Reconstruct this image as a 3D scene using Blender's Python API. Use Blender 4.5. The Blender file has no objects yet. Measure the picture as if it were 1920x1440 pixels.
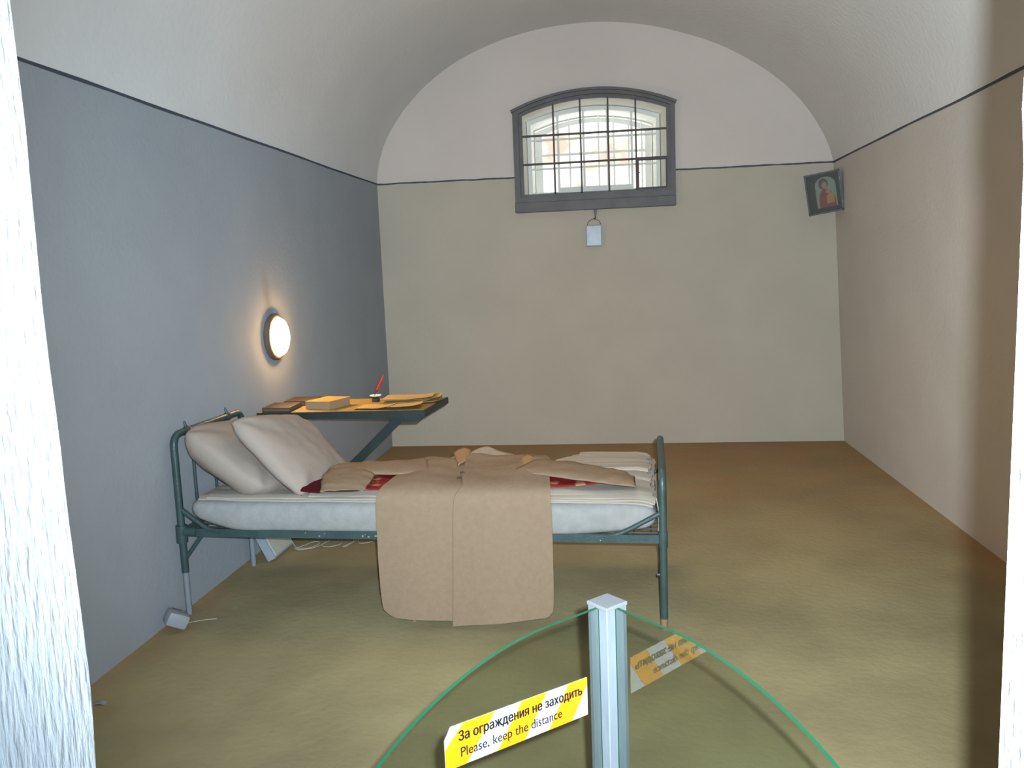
import bpy, bmesh, math, random, mathutils.geometry
from mathutils import Vector, Matrix, noise
random.seed(7)
PI = math.pi
scene = bpy.context.scene
COL = scene.collection

# ------------------------------------------------------------------ camera
cam_data = bpy.data.cameras.new('camera')
cam = bpy.data.objects.new('camera', cam_data)
COL.objects.link(cam)
cam_data.sensor_width = 36.0
cam_data.lens = 1553.0 / 1920.0 * 36.0
cam_data.clip_start = 0.05
Rw = [[0.99144, -0.02172, -0.12776], [0.12403, -0.13669, 0.98282], [-0.03961, -0.99038, -0.13274]]   # world rows x camera columns
rx = Vector([r[0] for r in Rw]); dn = Vector([r[1] for r in Rw]); fw = Vector([r[2] for r in Rw])
m3 = Matrix((rx, -dn, -fw)).transposed()
cam.matrix_world = Matrix.Translation((0, 0, 1.5)) @ m3.to_4x4()
scene.camera = cam

# ------------------------------------------------------------------ world, lights, exposure
def srgb(r, g, b):
    def c(v):
        v /= 255.0
        return v / 12.92 if v <= 0.04045 else ((v + 0.055) / 1.055) ** 2.4
    return (c(r), c(g), c(b), 1.0)

world = bpy.data.worlds.new('world'); scene.world = world
world.use_nodes = True
wb = world.node_tree.nodes['Background']
wb.inputs['Color'].default_value = (0.80, 0.90, 1.0, 1)
wb.inputs['Strength'].default_value = 6.0

def light(name, kind, loc, energy, color, target=None, **kw):
    d = bpy.data.lights.new(name, kind)
    d.energy = energy; d.color = color
    for k, v in kw.items(): setattr(d, k, v)
    o = bpy.data.objects.new(name, d); COL.objects.link(o)
    o.location = loc
    if target is not None:
        o.rotation_euler = (Vector(target) - Vector(loc)).to_track_quat('-Z', 'Y').to_euler()
    return o

FWD = Vector((0, 0, 1.5)) + fw * 5
# the camera's own flash, just right of and above the lens
light('camera_flash', 'SPOT', (0.042, 0.0, 1.542), 1250, (0.80, 0.92, 1.0), (0.50, 5.0, 1.30),
      spot_size=math.radians(112), spot_blend=1.0, shadow_soft_size=0.012)
# assumed unseen cool light behind and right of the doorway, tinting the left wall
light('assumed_corridor_light', 'AREA', (0.85, -1.5, 1.75), 150, (0.50, 0.75, 1.0), (-2.0, 4.6, 1.6), shape='RECTANGLE', size=0.8, size_y=1.2)
# assumed warm light left of the door, unseen, added to warm the right side
light('assumed_door_fill', 'AREA', (-1.70, 1.25, 2.15), 6, (1.0, 0.72, 0.40), (1.6, 2.9, 1.1), shape='DISK', size=0.4)
# added unseen warm fill over the bed, to brighten upward faces
light('overhead_fill', 'AREA', (-0.35, 4.3, 3.2), 10.5, (1.0, 0.74, 0.44), (-0.2, 4.3, 0.0), shape='DISK', size=1.1, spread=math.radians(115))
# sun on the yard wall beyond the window
light('sun', 'SUN', (0, -2, 12), 12.0, (1.0, 0.93, 0.80), (1.5, 6, 4.5), angle=math.radians(1.0))

vs = scene.view_settings
scene.display_settings.display_device = 'sRGB'
vs.view_transform = 'Standard'; vs.look = 'None'; vs.gamma = 1.0; vs.use_curve_mapping = False
vs.exposure = 0.0

# ------------------------------------------------------------------ materials
def mat(name, col, rough=0.7, metal=0.0, col2=None, nscale=6.0, detail=6.0, mix=(0.35, 0.65), bump=0.0, bscale=60.0,
        spec=0.3, emit=None, estr=0.0, sheen=0.0, stretch=None):
    m = bpy.data.materials.new(name); m.use_nodes = True
    nt = m.node_tree; N = nt.nodes; L = nt.links
    b = N['Principled BSDF']
    b.inputs['Base Color'].default_value = col
    b.inputs['Roughness'].default_value = rough
    b.inputs['Metallic'].default_value = metal
    b.inputs['Specular IOR Level'].default_value = spec
    if sheen: b.inputs['Sheen Weight'].default_value = sheen
    tc = N.new('ShaderNodeTexCoord'); src = tc.outputs['Object']
    if stretch:
        mp = N.new('ShaderNodeMapping'); mp.inputs['Scale'].default_value = stretch
        L.new(src, mp.inputs['Vector']); src = mp.outputs['Vector']
    if col2 is not None:
        n = N.new('ShaderNodeTexNoise'); n.inputs['Scale'].default_value = nscale; n.inputs['Detail'].default_value = detail
        L.new(src, n.inputs['Vector'])
        mr = N.new('ShaderNodeMapRange'); mr.inputs['From Min'].default_value = mix[0]; mr.inputs['From Max'].default_value = mix[1]
        L.new(n.outputs['Fac'], mr.inputs['Value'])
        mx = N.new('ShaderNodeMix'); mx.data_type = 'RGBA'
        L.new(mr.outputs['Result'], mx.inputs[0])
        mx.inputs[6].default_value = col; mx.inputs[7].default_value = col2
        L.new(mx.outputs[2], b.inputs['Base Color'])
        m['mix'] = mx.name
    if bump:
        n2 = N.new('ShaderNodeTexNoise'); n2.inputs['Scale'].default_value = bscale; n2.inputs['Detail'].default_value = 8
        L.new(src, n2.inputs['Vector'])
        bp = N.new('ShaderNodeBump'); bp.inputs['Strength'].default_value = bump; bp.inputs['Distance'].default_value = 0.01
        L.new(n2.outputs['Fac'], bp.inputs['Height']); L.new(bp.outputs['Normal'], b.inputs['Normal'])
    if emit is not None:
        b.inputs['Emission Color'].default_value = emit; b.inputs['Emission Strength'].default_value = estr
    return m

M = {}
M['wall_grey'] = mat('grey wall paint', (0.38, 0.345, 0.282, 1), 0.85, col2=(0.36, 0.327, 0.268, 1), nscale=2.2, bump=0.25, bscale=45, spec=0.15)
M['wall_light'] = mat('pale lime wash', (0.5, 0.445, 0.41, 1), 0.9, col2=(0.475, 0.423, 0.39, 1), nscale=1.8, bump=0.25, bscale=40, spec=0.1)
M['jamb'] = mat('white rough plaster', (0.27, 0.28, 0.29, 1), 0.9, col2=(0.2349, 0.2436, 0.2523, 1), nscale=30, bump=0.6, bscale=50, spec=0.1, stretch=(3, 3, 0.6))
M['vault'] = mat('pale vault lime wash', (0.575, 0.57, 0.56, 1), 0.9, col2=(0.545, 0.54, 0.53, 1), nscale=1.8, bump=0.2, bscale=30, spec=0.1)
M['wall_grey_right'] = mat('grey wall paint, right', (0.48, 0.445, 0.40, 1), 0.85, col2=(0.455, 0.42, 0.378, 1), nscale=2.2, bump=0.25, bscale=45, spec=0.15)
M['line'] = mat('dark painted line', srgb(62, 66, 76), 0.7)
M['reveal'] = mat('white recess plaster', (0.86, 0.84, 0.77, 1), 0.9, bump=0.2, bscale=30)
M['yard'] = mat('sunlit yard wall', (0.15, 0.115, 0.09, 1), 0.9, col2=(0.3, 0.275, 0.25, 1), nscale=2.6, detail=10, bump=0.3, bscale=8)
M['win_paint'] = mat('grey window paint', (0.105, 0.098, 0.1, 1), 0.55, col2=(0.085, 0.08, 0.083, 1), nscale=9, bump=0.1)
M['bar_dark'] = mat('dark glazing bar', (0.06, 0.05, 0.05, 1), 0.6)
M['win_paint2'] = mat('grey inner sash paint paled for glare', (0.7, 0.7, 0.68, 1), 0.6)  # sash grey lightened to stand in for window glare
M['grille'] = mat('grille iron paled for glare', (0.75, 0.72, 0.68, 1), 0.7)  # iron coloured pale to imitate glare around the backlit bars
M['green'] = mat('dark green bed enamel', (0.025, 0.045, 0.045, 1), 0.42, col2=(0.034, 0.06, 0.058, 1), nscale=14, bump=0.15, bscale=70, spec=0.4)
M['table_green'] = mat('dark green table enamel', (0.013, 0.021, 0.020, 1), 0.45, col2=(0.017, 0.027, 0.026, 1), nscale=14, bump=0.1, bscale=70, spec=0.3)
M['chip'] = mat('bare chipped metal', (0.25, 0.26, 0.26, 1), 0.6)
M['pale_leg'] = mat('pale worn leg paint', (0.16, 0.18, 0.2, 1), 0.6)
M['bare_wood'] = mat('bare wood tip', (0.2, 0.125, 0.065, 1), 0.8, col2=(0.174, 0.1087, 0.0566, 1), nscale=30)
M['ticking'] = mat('pale blue grey mattress ticking', (0.235, 0.235, 0.225, 1), 0.9, col2=(0.2044, 0.2044, 0.1958, 1), nscale=22, bump=0.2, bscale=90, spec=0.1)
M['sheet'] = mat('off white bed linen', (0.29, 0.26, 0.22, 1), 0.9, bump=0.12, bscale=120, spec=0.1)
M['pillow'] = mat('cream pillow linen', (0.26, 0.215, 0.18, 1), 0.9, bump=0.12, bscale=140, spec=0.1)
M['coat'] = mat('beige wool', (0.21, 0.15, 0.1, 1), 0.95, col2=(0.195, 0.139, 0.093, 1), nscale=45, bump=0.3, bscale=220, spec=0.05)
M['coat_in'] = mat('orange beige coat facing', (0.27, 0.165, 0.085, 1), 0.95, bump=0.2, bscale=200, spec=0.05)
M['coat_dark'] = mat('dark cuff inside and fastenings', (0.05, 0.035, 0.02, 1), 0.95)
M['edge_shade'] = mat('brown coat edge shade', (0.14, 0.1, 0.065, 1), 0.95)  # brown for the painted shade line where the coat fronts overlap
M['red'] = mat('red patterned cotton', (0.17, 0.013, 0.011, 1), 0.85, col2=(0.3, 0.13, 0.09, 1), nscale=16, detail=2, mix=(0.50, 0.58), spec=0.1)
M['maroon'] = mat('maroon edging', (0.06, 0.004, 0.008, 1), 0.85, spec=0.1)
M['table_wood'] = mat('yellowed table board', (0.27, 0.17, 0.042, 1), 0.6, col2=(0.2349, 0.1479, 0.0365, 1), nscale=5, stretch=(1, 9, 1), bump=0.05)
M['paper'] = mat('yellowed paper', (0.44, 0.29, 0.125, 1), 0.9, col2=(0.3828, 0.2523, 0.1087, 1), nscale=9, spec=0.1)
M['book_brown'] = mat('brown leather cover', (0.04, 0.022, 0.014, 1), 0.6, col2=(0.0348, 0.0191, 0.0122, 1), nscale=20)
M['book_yellow'] = mat('ochre book cover', (0.31, 0.185, 0.04, 1), 0.7)
M['pages'] = mat('aged book pages', (0.24, 0.165, 0.11, 1), 0.9, col2=(0.2088, 0.1436, 0.0957, 1), nscale=60, stretch=(1, 1, 30))
M['pages_grey'] = mat('dull book pages', (0.09, 0.075, 0.055, 1), 0.9, col2=(0.0783, 0.0653, 0.0478, 1), nscale=60, stretch=(1, 1, 30))
M['pen_red'] = mat('red pen lacquer', (0.55, 0.012, 0.02, 1), 0.35)
M['white_porc'] = mat('white glazed dish', (0.75, 0.75, 0.72, 1), 0.2, spec=0.5)
M['ink'] = mat('dark ink bottle', (0.025, 0.03, 0.025, 1), 0.2, spec=0.5)
M['lamp_base'] = mat('brown grey lamp base', (0.10, 0.075, 0.06, 1), 0.5)
M['lamp_glow'] = mat('glowing opal glass', (0.9, 0.8, 0.6, 1), 0.3, emit=(1.0, 0.60, 0.24, 1), estr=115.0)
M['frame_dark'] = mat('dark picture frame wood', (0.008, 0.007, 0.008, 1), 0.45)
M['plate'] = mat('silvery white plate', (0.36, 0.42, 0.48, 1), 0.35, col2=(0.3132, 0.3654, 0.4176, 1), nscale=25, spec=0.5)
M['wire'] = mat('dull wire', (0.04, 0.04, 0.04, 1), 0.5)
M['white_plastic'] = mat('white plastic', (0.22, 0.23, 0.24, 1), 0.5)
M['grey_plastic'] = mat('grey plastic slot', (0.09, 0.10, 0.11, 1), 0.4)
M['box_white'] = mat('white painted box', (0.24, 0.27, 0.3, 1), 0.6, col2=(0.2088, 0.2349, 0.261, 1), nscale=12)
M['box_cream'] = mat('pale greenish box panel', (0.36, 0.37, 0.32, 1), 0.6, col2=(0.32, 0.33, 0.285, 1), nscale=12)
M['cable_white'] = mat('off white cable', (0.3, 0.28, 0.23, 1), 0.6)
M['alu'] = mat('brushed aluminium post', (0.108, 0.125, 0.142, 1), 0.55, col2=(0.094, 0.1087, 0.1235, 1), nscale=40, stretch=(3, 3, 0.4), spec=0.4)
M['alu_dark'] = mat('post groove', (0.025, 0.03, 0.03, 1), 0.5)
M['cap'] = mat('grey plastic cap', (0.115, 0.12, 0.125, 1), 0.6)
M['label_white'] = mat('white label vinyl', (0.27, 0.27, 0.27, 1), 0.5)
M['label_yellow'] = mat('yellow label vinyl', (0.4, 0.155, 0.001, 1), 0.5)
M['label_ink'] = mat('dark violet label print', (0.003, 0.002, 0.006, 1), 0.6)
M['glass_edge'] = mat('green glass edge', (0.008, 0.06, 0.028, 1), 0.25, spec=0.5)
M['debris'] = mat('chalky scrap', (0.22, 0.22, 0.22, 1), 0.8)

def glass_mat(name, tint, ior=1.5):
    m = bpy.data.materials.new(name); m.use_nodes = True
    nt = m.node_tree; N = nt.nodes; L = nt.links
    for n in list(N): N.remove(n)
    out = N.new('ShaderNodeOutputMaterial')
    tr = N.new('ShaderNodeBsdfTransparent'); tr.inputs['Color'].default_value = tint
    gl = N.new('ShaderNodeBsdfGlossy'); gl.inputs['Roughness'].default_value = 0.0
    fr = N.new('ShaderNodeFresnel'); fr.inputs['IOR'].default_value = ior
    ge = N.new('ShaderNodeNewGeometry')
    iv = N.new('ShaderNodeMath'); iv.operation = 'SUBTRACT'; iv.inputs[0].default_value = 1.0
    L.new(ge.outputs['Backfacing'], iv.inputs[1])
    mu = N.new('ShaderNodeMath'); mu.operation = 'MULTIPLY'
    L.new(fr.outputs['Fac'], mu.inputs[0]); L.new(iv.outputs[0], mu.inputs[1])
    mx = N.new('ShaderNodeMixShader')
    m2 = N.new('ShaderNodeMath'); m2.operation = 'MULTIPLY'; m2.inputs[1].default_value = 2.0; m2.use_clamp = True   # both faces of the sheet reflect
    L.new(mu.outputs[0], m2.inputs[0])
    L.new(m2.outputs[0], mx.inputs['Fac']); L.new(tr.outputs[0], mx.inputs[1]); L.new(gl.outputs[0], mx.inputs[2])
    L.new(mx.outputs[0], out.inputs['Surface'])
    return m
M['glass'] = glass_mat('clear barrier glass', (0.90, 0.935, 0.91, 1), 1.75)
M['pane'] = glass_mat('window glass', (0.97, 0.98, 0.97, 1))

def floor_material():
    m = mat('trodden ochre floor', (0.265, 0.225, 0.12, 1), 0.8, col2=(0.20, 0.165, 0.09, 1), nscale=1.6, detail=9, mix=(0.38, 0.62), bump=0.25, bscale=30, spec=0.2)
    nt = m.node_tree; N = nt.nodes; L = nt.links
    b = N['Principled BSDF']; mx = N[m['mix']]
    tc = N.new('ShaderNodeTexCoord'); sp = N.new('ShaderNodeSeparateXYZ'); L.new(tc.outputs['Object'], sp.inputs[0])
    nz = N.new('ShaderNodeTexNoise'); nz.inputs['Scale'].default_value = 3.5; nz.inputs['Detail'].default_value = 6
    L.new(tc.outputs['Object'], nz.inputs['Vector'])
    # worn brick-red paint left along the back and side walls
    def band(sock, a, c):
        r = N.new('ShaderNodeMapRange'); r.inputs['From Min'].default_value = a; r.inputs['From Max'].default_value = c
        L.new(sock, r.inputs['Value']); return r.outputs['Result']
    b1 = band(sp.outputs['Y'], 3.6, 6.6); b2 = band(sp.outputs['X'], -1.80, -2.25); b3 = band(sp.outputs['X'], 1.60, 1.86)
    mxa = N.new('ShaderNodeMath'); mxa.operation = 'MAXIMUM'; L.new(b1, mxa.inputs[0]); L.new(b2, mxa.inputs[1])
    mxb = N.new('ShaderNodeMath'); mxb.operation = 'MAXIMUM'; L.new(mxa.outputs[0], mxb.inputs[0]); L.new(b3, mxb.inputs[1])
    mu = N.new('ShaderNodeMath'); mu.operation = 'MULTIPLY'; mu.inputs[1].default_value = 1.3
    L.new(mxb.outputs[0], mu.inputs[0])
    mu2 = N.new('ShaderNodeMath'); mu2.operation = 'MULTIPLY'; mu2.use_clamp = True
    L.new(mu.outputs[0], mu2.inputs[0]); L.new(nz.outputs['Fac'], mu2.inputs[1])
    m2 = N.new('ShaderNodeMix'); m2.data_type = 'RGBA'
    L.new(mu2.outputs[0], m2.inputs[0]); L.new(mx.outputs[2], m2.inputs[6]); m2.inputs[7].default_value = (0.29, 0.155, 0.065, 1)
    # pale scuffed patches under the bed
    prev = m2.outputs[2]
    for (cx, cy, sx, sy, a) in ((-1.12, 3.78, 0.20, 0.10, 0.55), (-0.95, 3.25, 0.22, 0.05, 0.45)):
        mp = N.new('ShaderNodeMapping'); mp.vector_type = 'TEXTURE'
        mp.inputs['Location'].default_value = (cx, cy, 0); mp.inputs['Scale'].default_value = (sx, sy, 1)
        L.new(tc.outputs['Object'], mp.inputs['Vector'])
        ln = N.new('ShaderNodeVectorMath'); ln.operation = 'LENGTH'; L.new(mp.outputs['Vector'], ln.inputs[0])
        r = N.new('ShaderNodeMapRange'); r.inputs['From Min'].default_value = 1.0; r.inputs['From Max'].default_value = 0.2
        r.inputs['To Max'].default_value = a
        L.new(ln.outputs['Value'], r.inputs['Value'])
        k = N.new('ShaderNodeMix'); k.data_type = 'RGBA'
        L.new(r.outputs['Result'], k.inputs[0]); L.new(prev, k.inputs[6]); k.inputs[7].default_value = (0.25, 0.205, 0.14, 1)
        prev = k.outputs[2]
    L.new(prev, b.inputs['Base Color'])
    return m
M['floor'] = floor_material()

def smeared_wall():
    """grey paint with the darker smear above the lamp on the left wall"""
    m = mat('grey wall paint with dark smear', (0.285, 0.302, 0.322, 1), 0.85, col2=(0.267, 0.283, 0.303, 1), nscale=2.2, bump=0.16, bscale=45, spec=0.15)
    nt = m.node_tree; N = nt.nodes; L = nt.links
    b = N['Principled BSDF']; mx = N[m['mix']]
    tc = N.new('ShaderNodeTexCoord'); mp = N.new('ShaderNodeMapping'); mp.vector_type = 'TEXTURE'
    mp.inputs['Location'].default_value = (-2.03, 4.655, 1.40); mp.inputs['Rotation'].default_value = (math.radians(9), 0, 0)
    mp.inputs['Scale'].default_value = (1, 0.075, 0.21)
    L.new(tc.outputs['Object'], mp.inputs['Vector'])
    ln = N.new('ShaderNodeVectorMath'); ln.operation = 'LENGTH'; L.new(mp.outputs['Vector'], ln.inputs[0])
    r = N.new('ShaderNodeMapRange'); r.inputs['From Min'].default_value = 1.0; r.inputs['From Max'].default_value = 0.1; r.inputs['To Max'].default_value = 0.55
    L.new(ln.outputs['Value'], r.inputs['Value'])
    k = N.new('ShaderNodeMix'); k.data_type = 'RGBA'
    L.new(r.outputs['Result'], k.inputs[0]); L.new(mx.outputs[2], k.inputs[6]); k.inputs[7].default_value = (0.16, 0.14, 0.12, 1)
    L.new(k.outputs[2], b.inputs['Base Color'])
    return m
M['wall_smear'] = smeared_wall()

# ------------------------------------------------------------------ object helpers
def props(o, label=None, cat=None, group=None, kind=None):
    if label: o['label'] = label
    if cat: o['category'] = cat
    if group: o['group'] = group
    if kind: o['kind'] = kind
    return o

def empty(name, loc, label=None, cat=None, group=None, kind=None):
    o = bpy.data.objects.new(name, None); COL.objects.link(o)
    o.location = loc; o.empty_display_size = 0.05
    return props(o, label, cat, group, kind)

def obj(name, bm, mats, parent=None, smooth=False, label=None, cat=None, group=None, kind=None, recentre=True):
    """link a bmesh given in world coordinates as one mesh object"""
    if not isinstance(mats, (list, tuple)): mats = [mats]
    bmesh.ops.recalc_face_normals(bm, faces=bm.faces)
    me = bpy.data.meshes.new(name)
    off = Vector((0, 0, 0))
    if parent is None and recentre:
        xs = [v.co for v in bm.verts]
        lo = Vector([min(c[i] for c in xs) for i in range(3)]); hi = Vector([max(c[i] for c in xs) for i in range(3)])
        off = Vector(((lo.x + hi.x) / 2, (lo.y + hi.y) / 2, lo.z))
        for v in bm.verts: v.co -= off
    bm.to_mesh(me); bm.free()
    for m in mats: me.materials.append(m)
    if smooth:
        me.polygons.foreach_set('use_smooth', [True] * len(me.polygons))
        if smooth != 'all' and hasattr(me, 'set_sharp_from_angle'): me.set_sharp_from_angle(angle=math.radians(40))
    o = bpy.data.objects.new(name, me); COL.objects.link(o)
    if parent is not None:
        o.parent = parent
        base = Vector(parent.location) if parent.parent is None else Vector((0, 0, 0))
        o.matrix_parent_inverse = Matrix.Translation(-base)
    else:
        o.location = off
    return props(o, label, cat, group, kind)

def quad(bm, pts, mi=0):
    f = bm.faces.new([bm.verts.new(p) for p in pts]); f.material_index = mi; return f

def box(bm, lo, hi, mi=0, xf=None, bev=0.0):
    vs_ = []
    for x in (lo[0], hi[0]):
        for y in (lo[1], hi[1]):
            for z in (lo[2], hi[2]):
                p = Vector((x, y, z)); p = xf @ p if xf else p
                vs_.append(bm.verts.new(p))
    idx = [(0, 1, 3, 2), (4, 6, 7, 5), (0, 4, 5, 1), (2, 3, 7, 6), (0, 2, 6, 4), (1, 5, 7, 3)]
    fs = []
    for q in idx:
        f = bm.faces.new([vs_[i] for i in q]); f.material_index = mi; fs.append(f)
    if bev:
        es = list({e for f in fs for e in f.edges})
        r = bmesh.ops.bevel(bm, geom=es, offset=bev, segments=2, profile=0.6, affect='EDGES')
        for f in r['faces']: f.material_index = mi
    return fs

def prism(bm, pts, d, mi=0, cap=True):
    """extrude closed 3-D polygon pts by vector d"""
    d = Vector(d)
    a = [bm.verts.new(p) for p in pts]; b = [bm.verts.new(Vector(p) + d) for p in pts]
    n = len(pts)
    for i in range(n):
        f = bm.faces.new((a[i], a[(i + 1) % n], b[(i + 1) % n], b[i])); f.material_index = mi
    if cap:
        f = bm.faces.new(a[::-1]); f.material_index = mi
        f = bm.faces.new(b); f.material_index = mi
    return a, b

def smoothpath(pts, n=8):
    """Catmull-Rom through pts"""
    P = [Vector(p) for p in pts]; P = [2 * P[0] - P[1]] + P + [2 * P[-1] - P[-2]]
    out = []
    for i in range(1, len(P) - 2):
        for k in range(n):
            t = k / n
            a, b, c, d = P[i - 1], P[i], P[i + 1], P[i + 2]
            out.append(0.5 * ((2 * b) + (c - a) * t + (2 * a - 5 * b + 4 * c - d) * t * t + (3 * b - a - 3 * c + d) * t ** 3))
    out.append(P[-2]); return out

def fillet(pts, r, n=6):
    """polyline with rounded corners"""
    P = [Vector(p) for p in pts]; out = [P[0]]
    for i in range(1, len(P) - 1):
        a, b, c = P[i - 1], P[i], P[i + 1]
        u = (a - b).normalized(); v = (c - b).normalized()
        rr = min(r, (a - b).length * 0.49, (c - b).length * 0.49)
        p0, p2 = b + u * rr, b + v * rr
        for k in range(n + 1):
            t = k / n
            out.append((1 - t) ** 2 * p0 + 2 * t * (1 - t) * b + t * t * p2)
    out.append(P[-1]); return out

def tube(bm, path, r, seg=10, mi=0, cap=True, rad=None):
    path = [Vector(p) for p in path]; rings = []
    n = len(path); up = None
    for i, p in enumerate(path):
        t = (path[min(i + 1, n - 1)] - path[max(i - 1, 0)]).normalized()
        if up is None:
            up = Vector((0, 0, 1)) if abs(t.z) < 0.9 else Vector((1, 0, 0))
        s = t.cross(up).normalized(); up = s.cross(t).normalized()
        rr = rad(i / (n - 1)) if rad else r
        rings.append([bm.verts.new(p + (s * math.cos(2 * PI * k / seg) + up * math.sin(2 * PI * k / seg)) * rr) for k in range(seg)])
    for a, b in zip(rings, rings[1:]):
        for k in range(seg):
            f = bm.faces.new((a[k], a[(k + 1) % seg], b[(k + 1) % seg], b[k])); f.material_index = mi
    if cap:
        bm.faces.new(rings[0][::-1]).material_index = mi; bm.faces.new(rings[-1]).material_index = mi

def lathe(bm, prof, origin, axis='Z', seg=32, mi=0):
    """prof: (radius, height) pairs"""
    O = Vector(origin); rings = []
    for r, h in prof:
        ring = []
        for k in range(seg):
            a = 2 * PI * k / seg
            if axis == 'Z': p = O + Vector((r * math.cos(a), r * math.sin(a), h))
            else: p = O + Vector((h, r * math.cos(a), r * math.sin(a)))
            ring.append(bm.verts.new(p))
        rings.append(ring)
    for a, b in zip(rings, rings[1:]):
        for k in range(seg):
            bm.faces.new((a[k], a[(k + 1) % seg], b[(k + 1) % seg], b[k])).material_index = mi
    bm.faces.new(rings[0][::-1]).material_index = mi; bm.faces.new(rings[-1]).material_index = mi

def grid(bm, fn, nu, nv, mi=0):
    V = [[bm.verts.new(fn(i / nu, j / nv)) for j in range(nv + 1)] for i in range(nu + 1)]
    for i in range(nu):
        for j in range(nv):
            bm.faces.new((V[i][j], V[i + 1][j], V[i + 1][j + 1], V[i][j + 1])).material_index = mi
    return V

def slab(bm, fn, nu, nv, th, mi=0):
    """a cloth: grid fn for its upper face, th metres thick underneath (fn returns (point, normal))"""
    def top(u, v): return fn(u, v)[0]
    def bot(u, v): p, n = fn(u, v); return p - n * th
    A = grid(bm, top, nu, nv, mi); B = grid(bm, bot, nu, nv, mi)
    for i in range(nu):
        bm.faces.new((A[i][0], B[i][0], B[i + 1][0], A[i + 1][0])).material_index = mi
        bm.faces.new((A[i][nv], A[i + 1][nv], B[i + 1][nv], B[i][nv])).material_index = mi
    for j in range(nv):
        bm.faces.new((A[0][j], A[0][j + 1], B[0][j + 1], B[0][j])).material_index = mi
        bm.faces.new((A[nu][j], B[nu][j], B[nu][j + 1], A[nu][j + 1])).material_index = mi

def lerp(a, b, t): return a + (b - a) * t
def table_lookup(tab, x):
    for (x0, y0), (x1, y1) in zip(tab, tab[1:]):
        if x <= x1: return y0 + (y1 - y0) * max(0, (x - x0)) / (x1 - x0)
    return tab[-1][1]
def nz(x, y, z=0.0, s=1.0): return noise.noise(Vector((x * s, y * s, z * s)))

# ------------------------------------------------------------------ the cell
Y0, Y1 = 0.72, 7.10
XL = -2.03; XR0, XR1 = 1.858, 1.745      # the right wall leans in a little
ZL, ZR = 2.300, 2.284

bm = bmesh.new()
def floorf(u, v):
    x = lerp(-3.0, 3.0, u); y = lerp(-2.2, 7.4, v)
    return Vector((x, y, 0.0))
grid(bm, floorf, 24, 40)
obj('floor', bm, M['floor'], kind='structure', recentre=False)

bm = bmesh.new(); grid(bm, lambda u, v: Vector((XL, lerp(Y0, Y1, u), lerp(0, ZL, v))), 20, 8)
obj('wall_left', bm, M['wall_smear'], kind='structure', recentre=False)
bm = bmesh.new(); grid(bm, lambda u, v: Vector((lerp(XR0, XR1, v), lerp(Y0, Y1, u), lerp(0, ZR, v))), 20, 8)
obj('wall_right', bm, M['wall_grey_right'], kind='structure', recentre=False)

ctrl = [(XL, ZL), (-2.005, 2.46), (-1.92, 2.68), (-1.742, 2.92), (-1.52, 3.12), (-1.265, 3.275), (-0.95, 3.395), (-0.633, 3.465), (-0.30, 3.495),
        (0.0, 3.485), (0.33, 3.43), (0.653, 3.330), (0.88, 3.235), (1.07, 3.128), (1.25, 3.005), (1.401, 2.872), (1.53, 2.725), (1.629, 2.572), (1.70, 2.43), (XR1, ZR)]
arch = [(p.x, p.y) for p in smoothpath([(a, b, 0) for a, b in ctrl], 4)]
bm = bmesh.new()
rows = [[bm.verts.new((x, lerp(Y0, Y1, k / 12), z)) for x, z in arch] for k in range(13)]
for a, b in zip(rows, rows[1:]):
    for i in range(len(arch) - 1): bm.faces.new((a[i], a[i + 1], b[i + 1], b[i]))
obj('ceiling', bm, M['vault'], kind='structure', smooth='all', recentre=False)

# window opening in the back wall
def arch_profile(x0, x1, zb, zs, zt, n=18):
    """closed outline: bottom-left, up, segmental arch, down"""
    c = (x0 + x1) / 2; w = (x1 - x0) / 2; s = zt - zs
    R = (w * w + s * s) / (2 * s); zc = zt - R; a0 = math.asin(w / R)
    pts = [(x0, zb)]
    for k in range(n + 1):
        a = -a0 + 2 * a0 * k / n
        pts.append((c + R * math.sin(a), zc + R * math.cos(a)))
    pts.append((x1, zb)); return pts
OPEN = arch_profile(-0.785, 0.455, 2.12, 2.805, 2.925)
zb_l = lerp(ZL, ZR, (-0.785 - XL) / (XR1 - XL)); zb_r = lerp(ZL, ZR, (0.455 - XL) / (XR1 - XL))
bm = bmesh.new()
quad(bm, [(x, Y1, z) for x, z in [(XL, 0), (XR0, 0), (XR1, ZR), (0.455, zb_r), (0.455, 2.12), (-0.785, 2.12), (-0.785, zb_l), (XL, ZL)]], 0)
up = [(XL, ZL), (-0.785, zb_l)] + OPEN[1:-1] + [(0.455, zb_r), (XR1, ZR)] + arch[::-1][1:-1]
quad(bm, [(x, Y1, z) for x, z in up], 1)
wall_back = obj('wall_back', bm, [M['wall_grey'], M['wall_light']], kind='structure', recentre=False)

# deep window recess through the wall
profs = [(Y1, OPEN), (7.56, arch_profile(-0.765, 0.40, 2.165, 2.815, 2.922)), (8.12, arch_profile(-0.742, 0.345, 2.175, 2.815, 2.918))]
bm = bmesh.new(); R_ = []
for y, pr in profs: R_.append([bm.verts.new((x, y, z)) for x, z in pr])
for a, b in zip(R_, R_[1:]):
    n = len(a)
    for i in range(n): bm.faces.new((a[i], a[(i + 1) % n], b[(i + 1) % n], b[i]))
obj('window_recess', bm, M['reveal'], parent=wall_back, label='white splayed recess behind the window')

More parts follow.
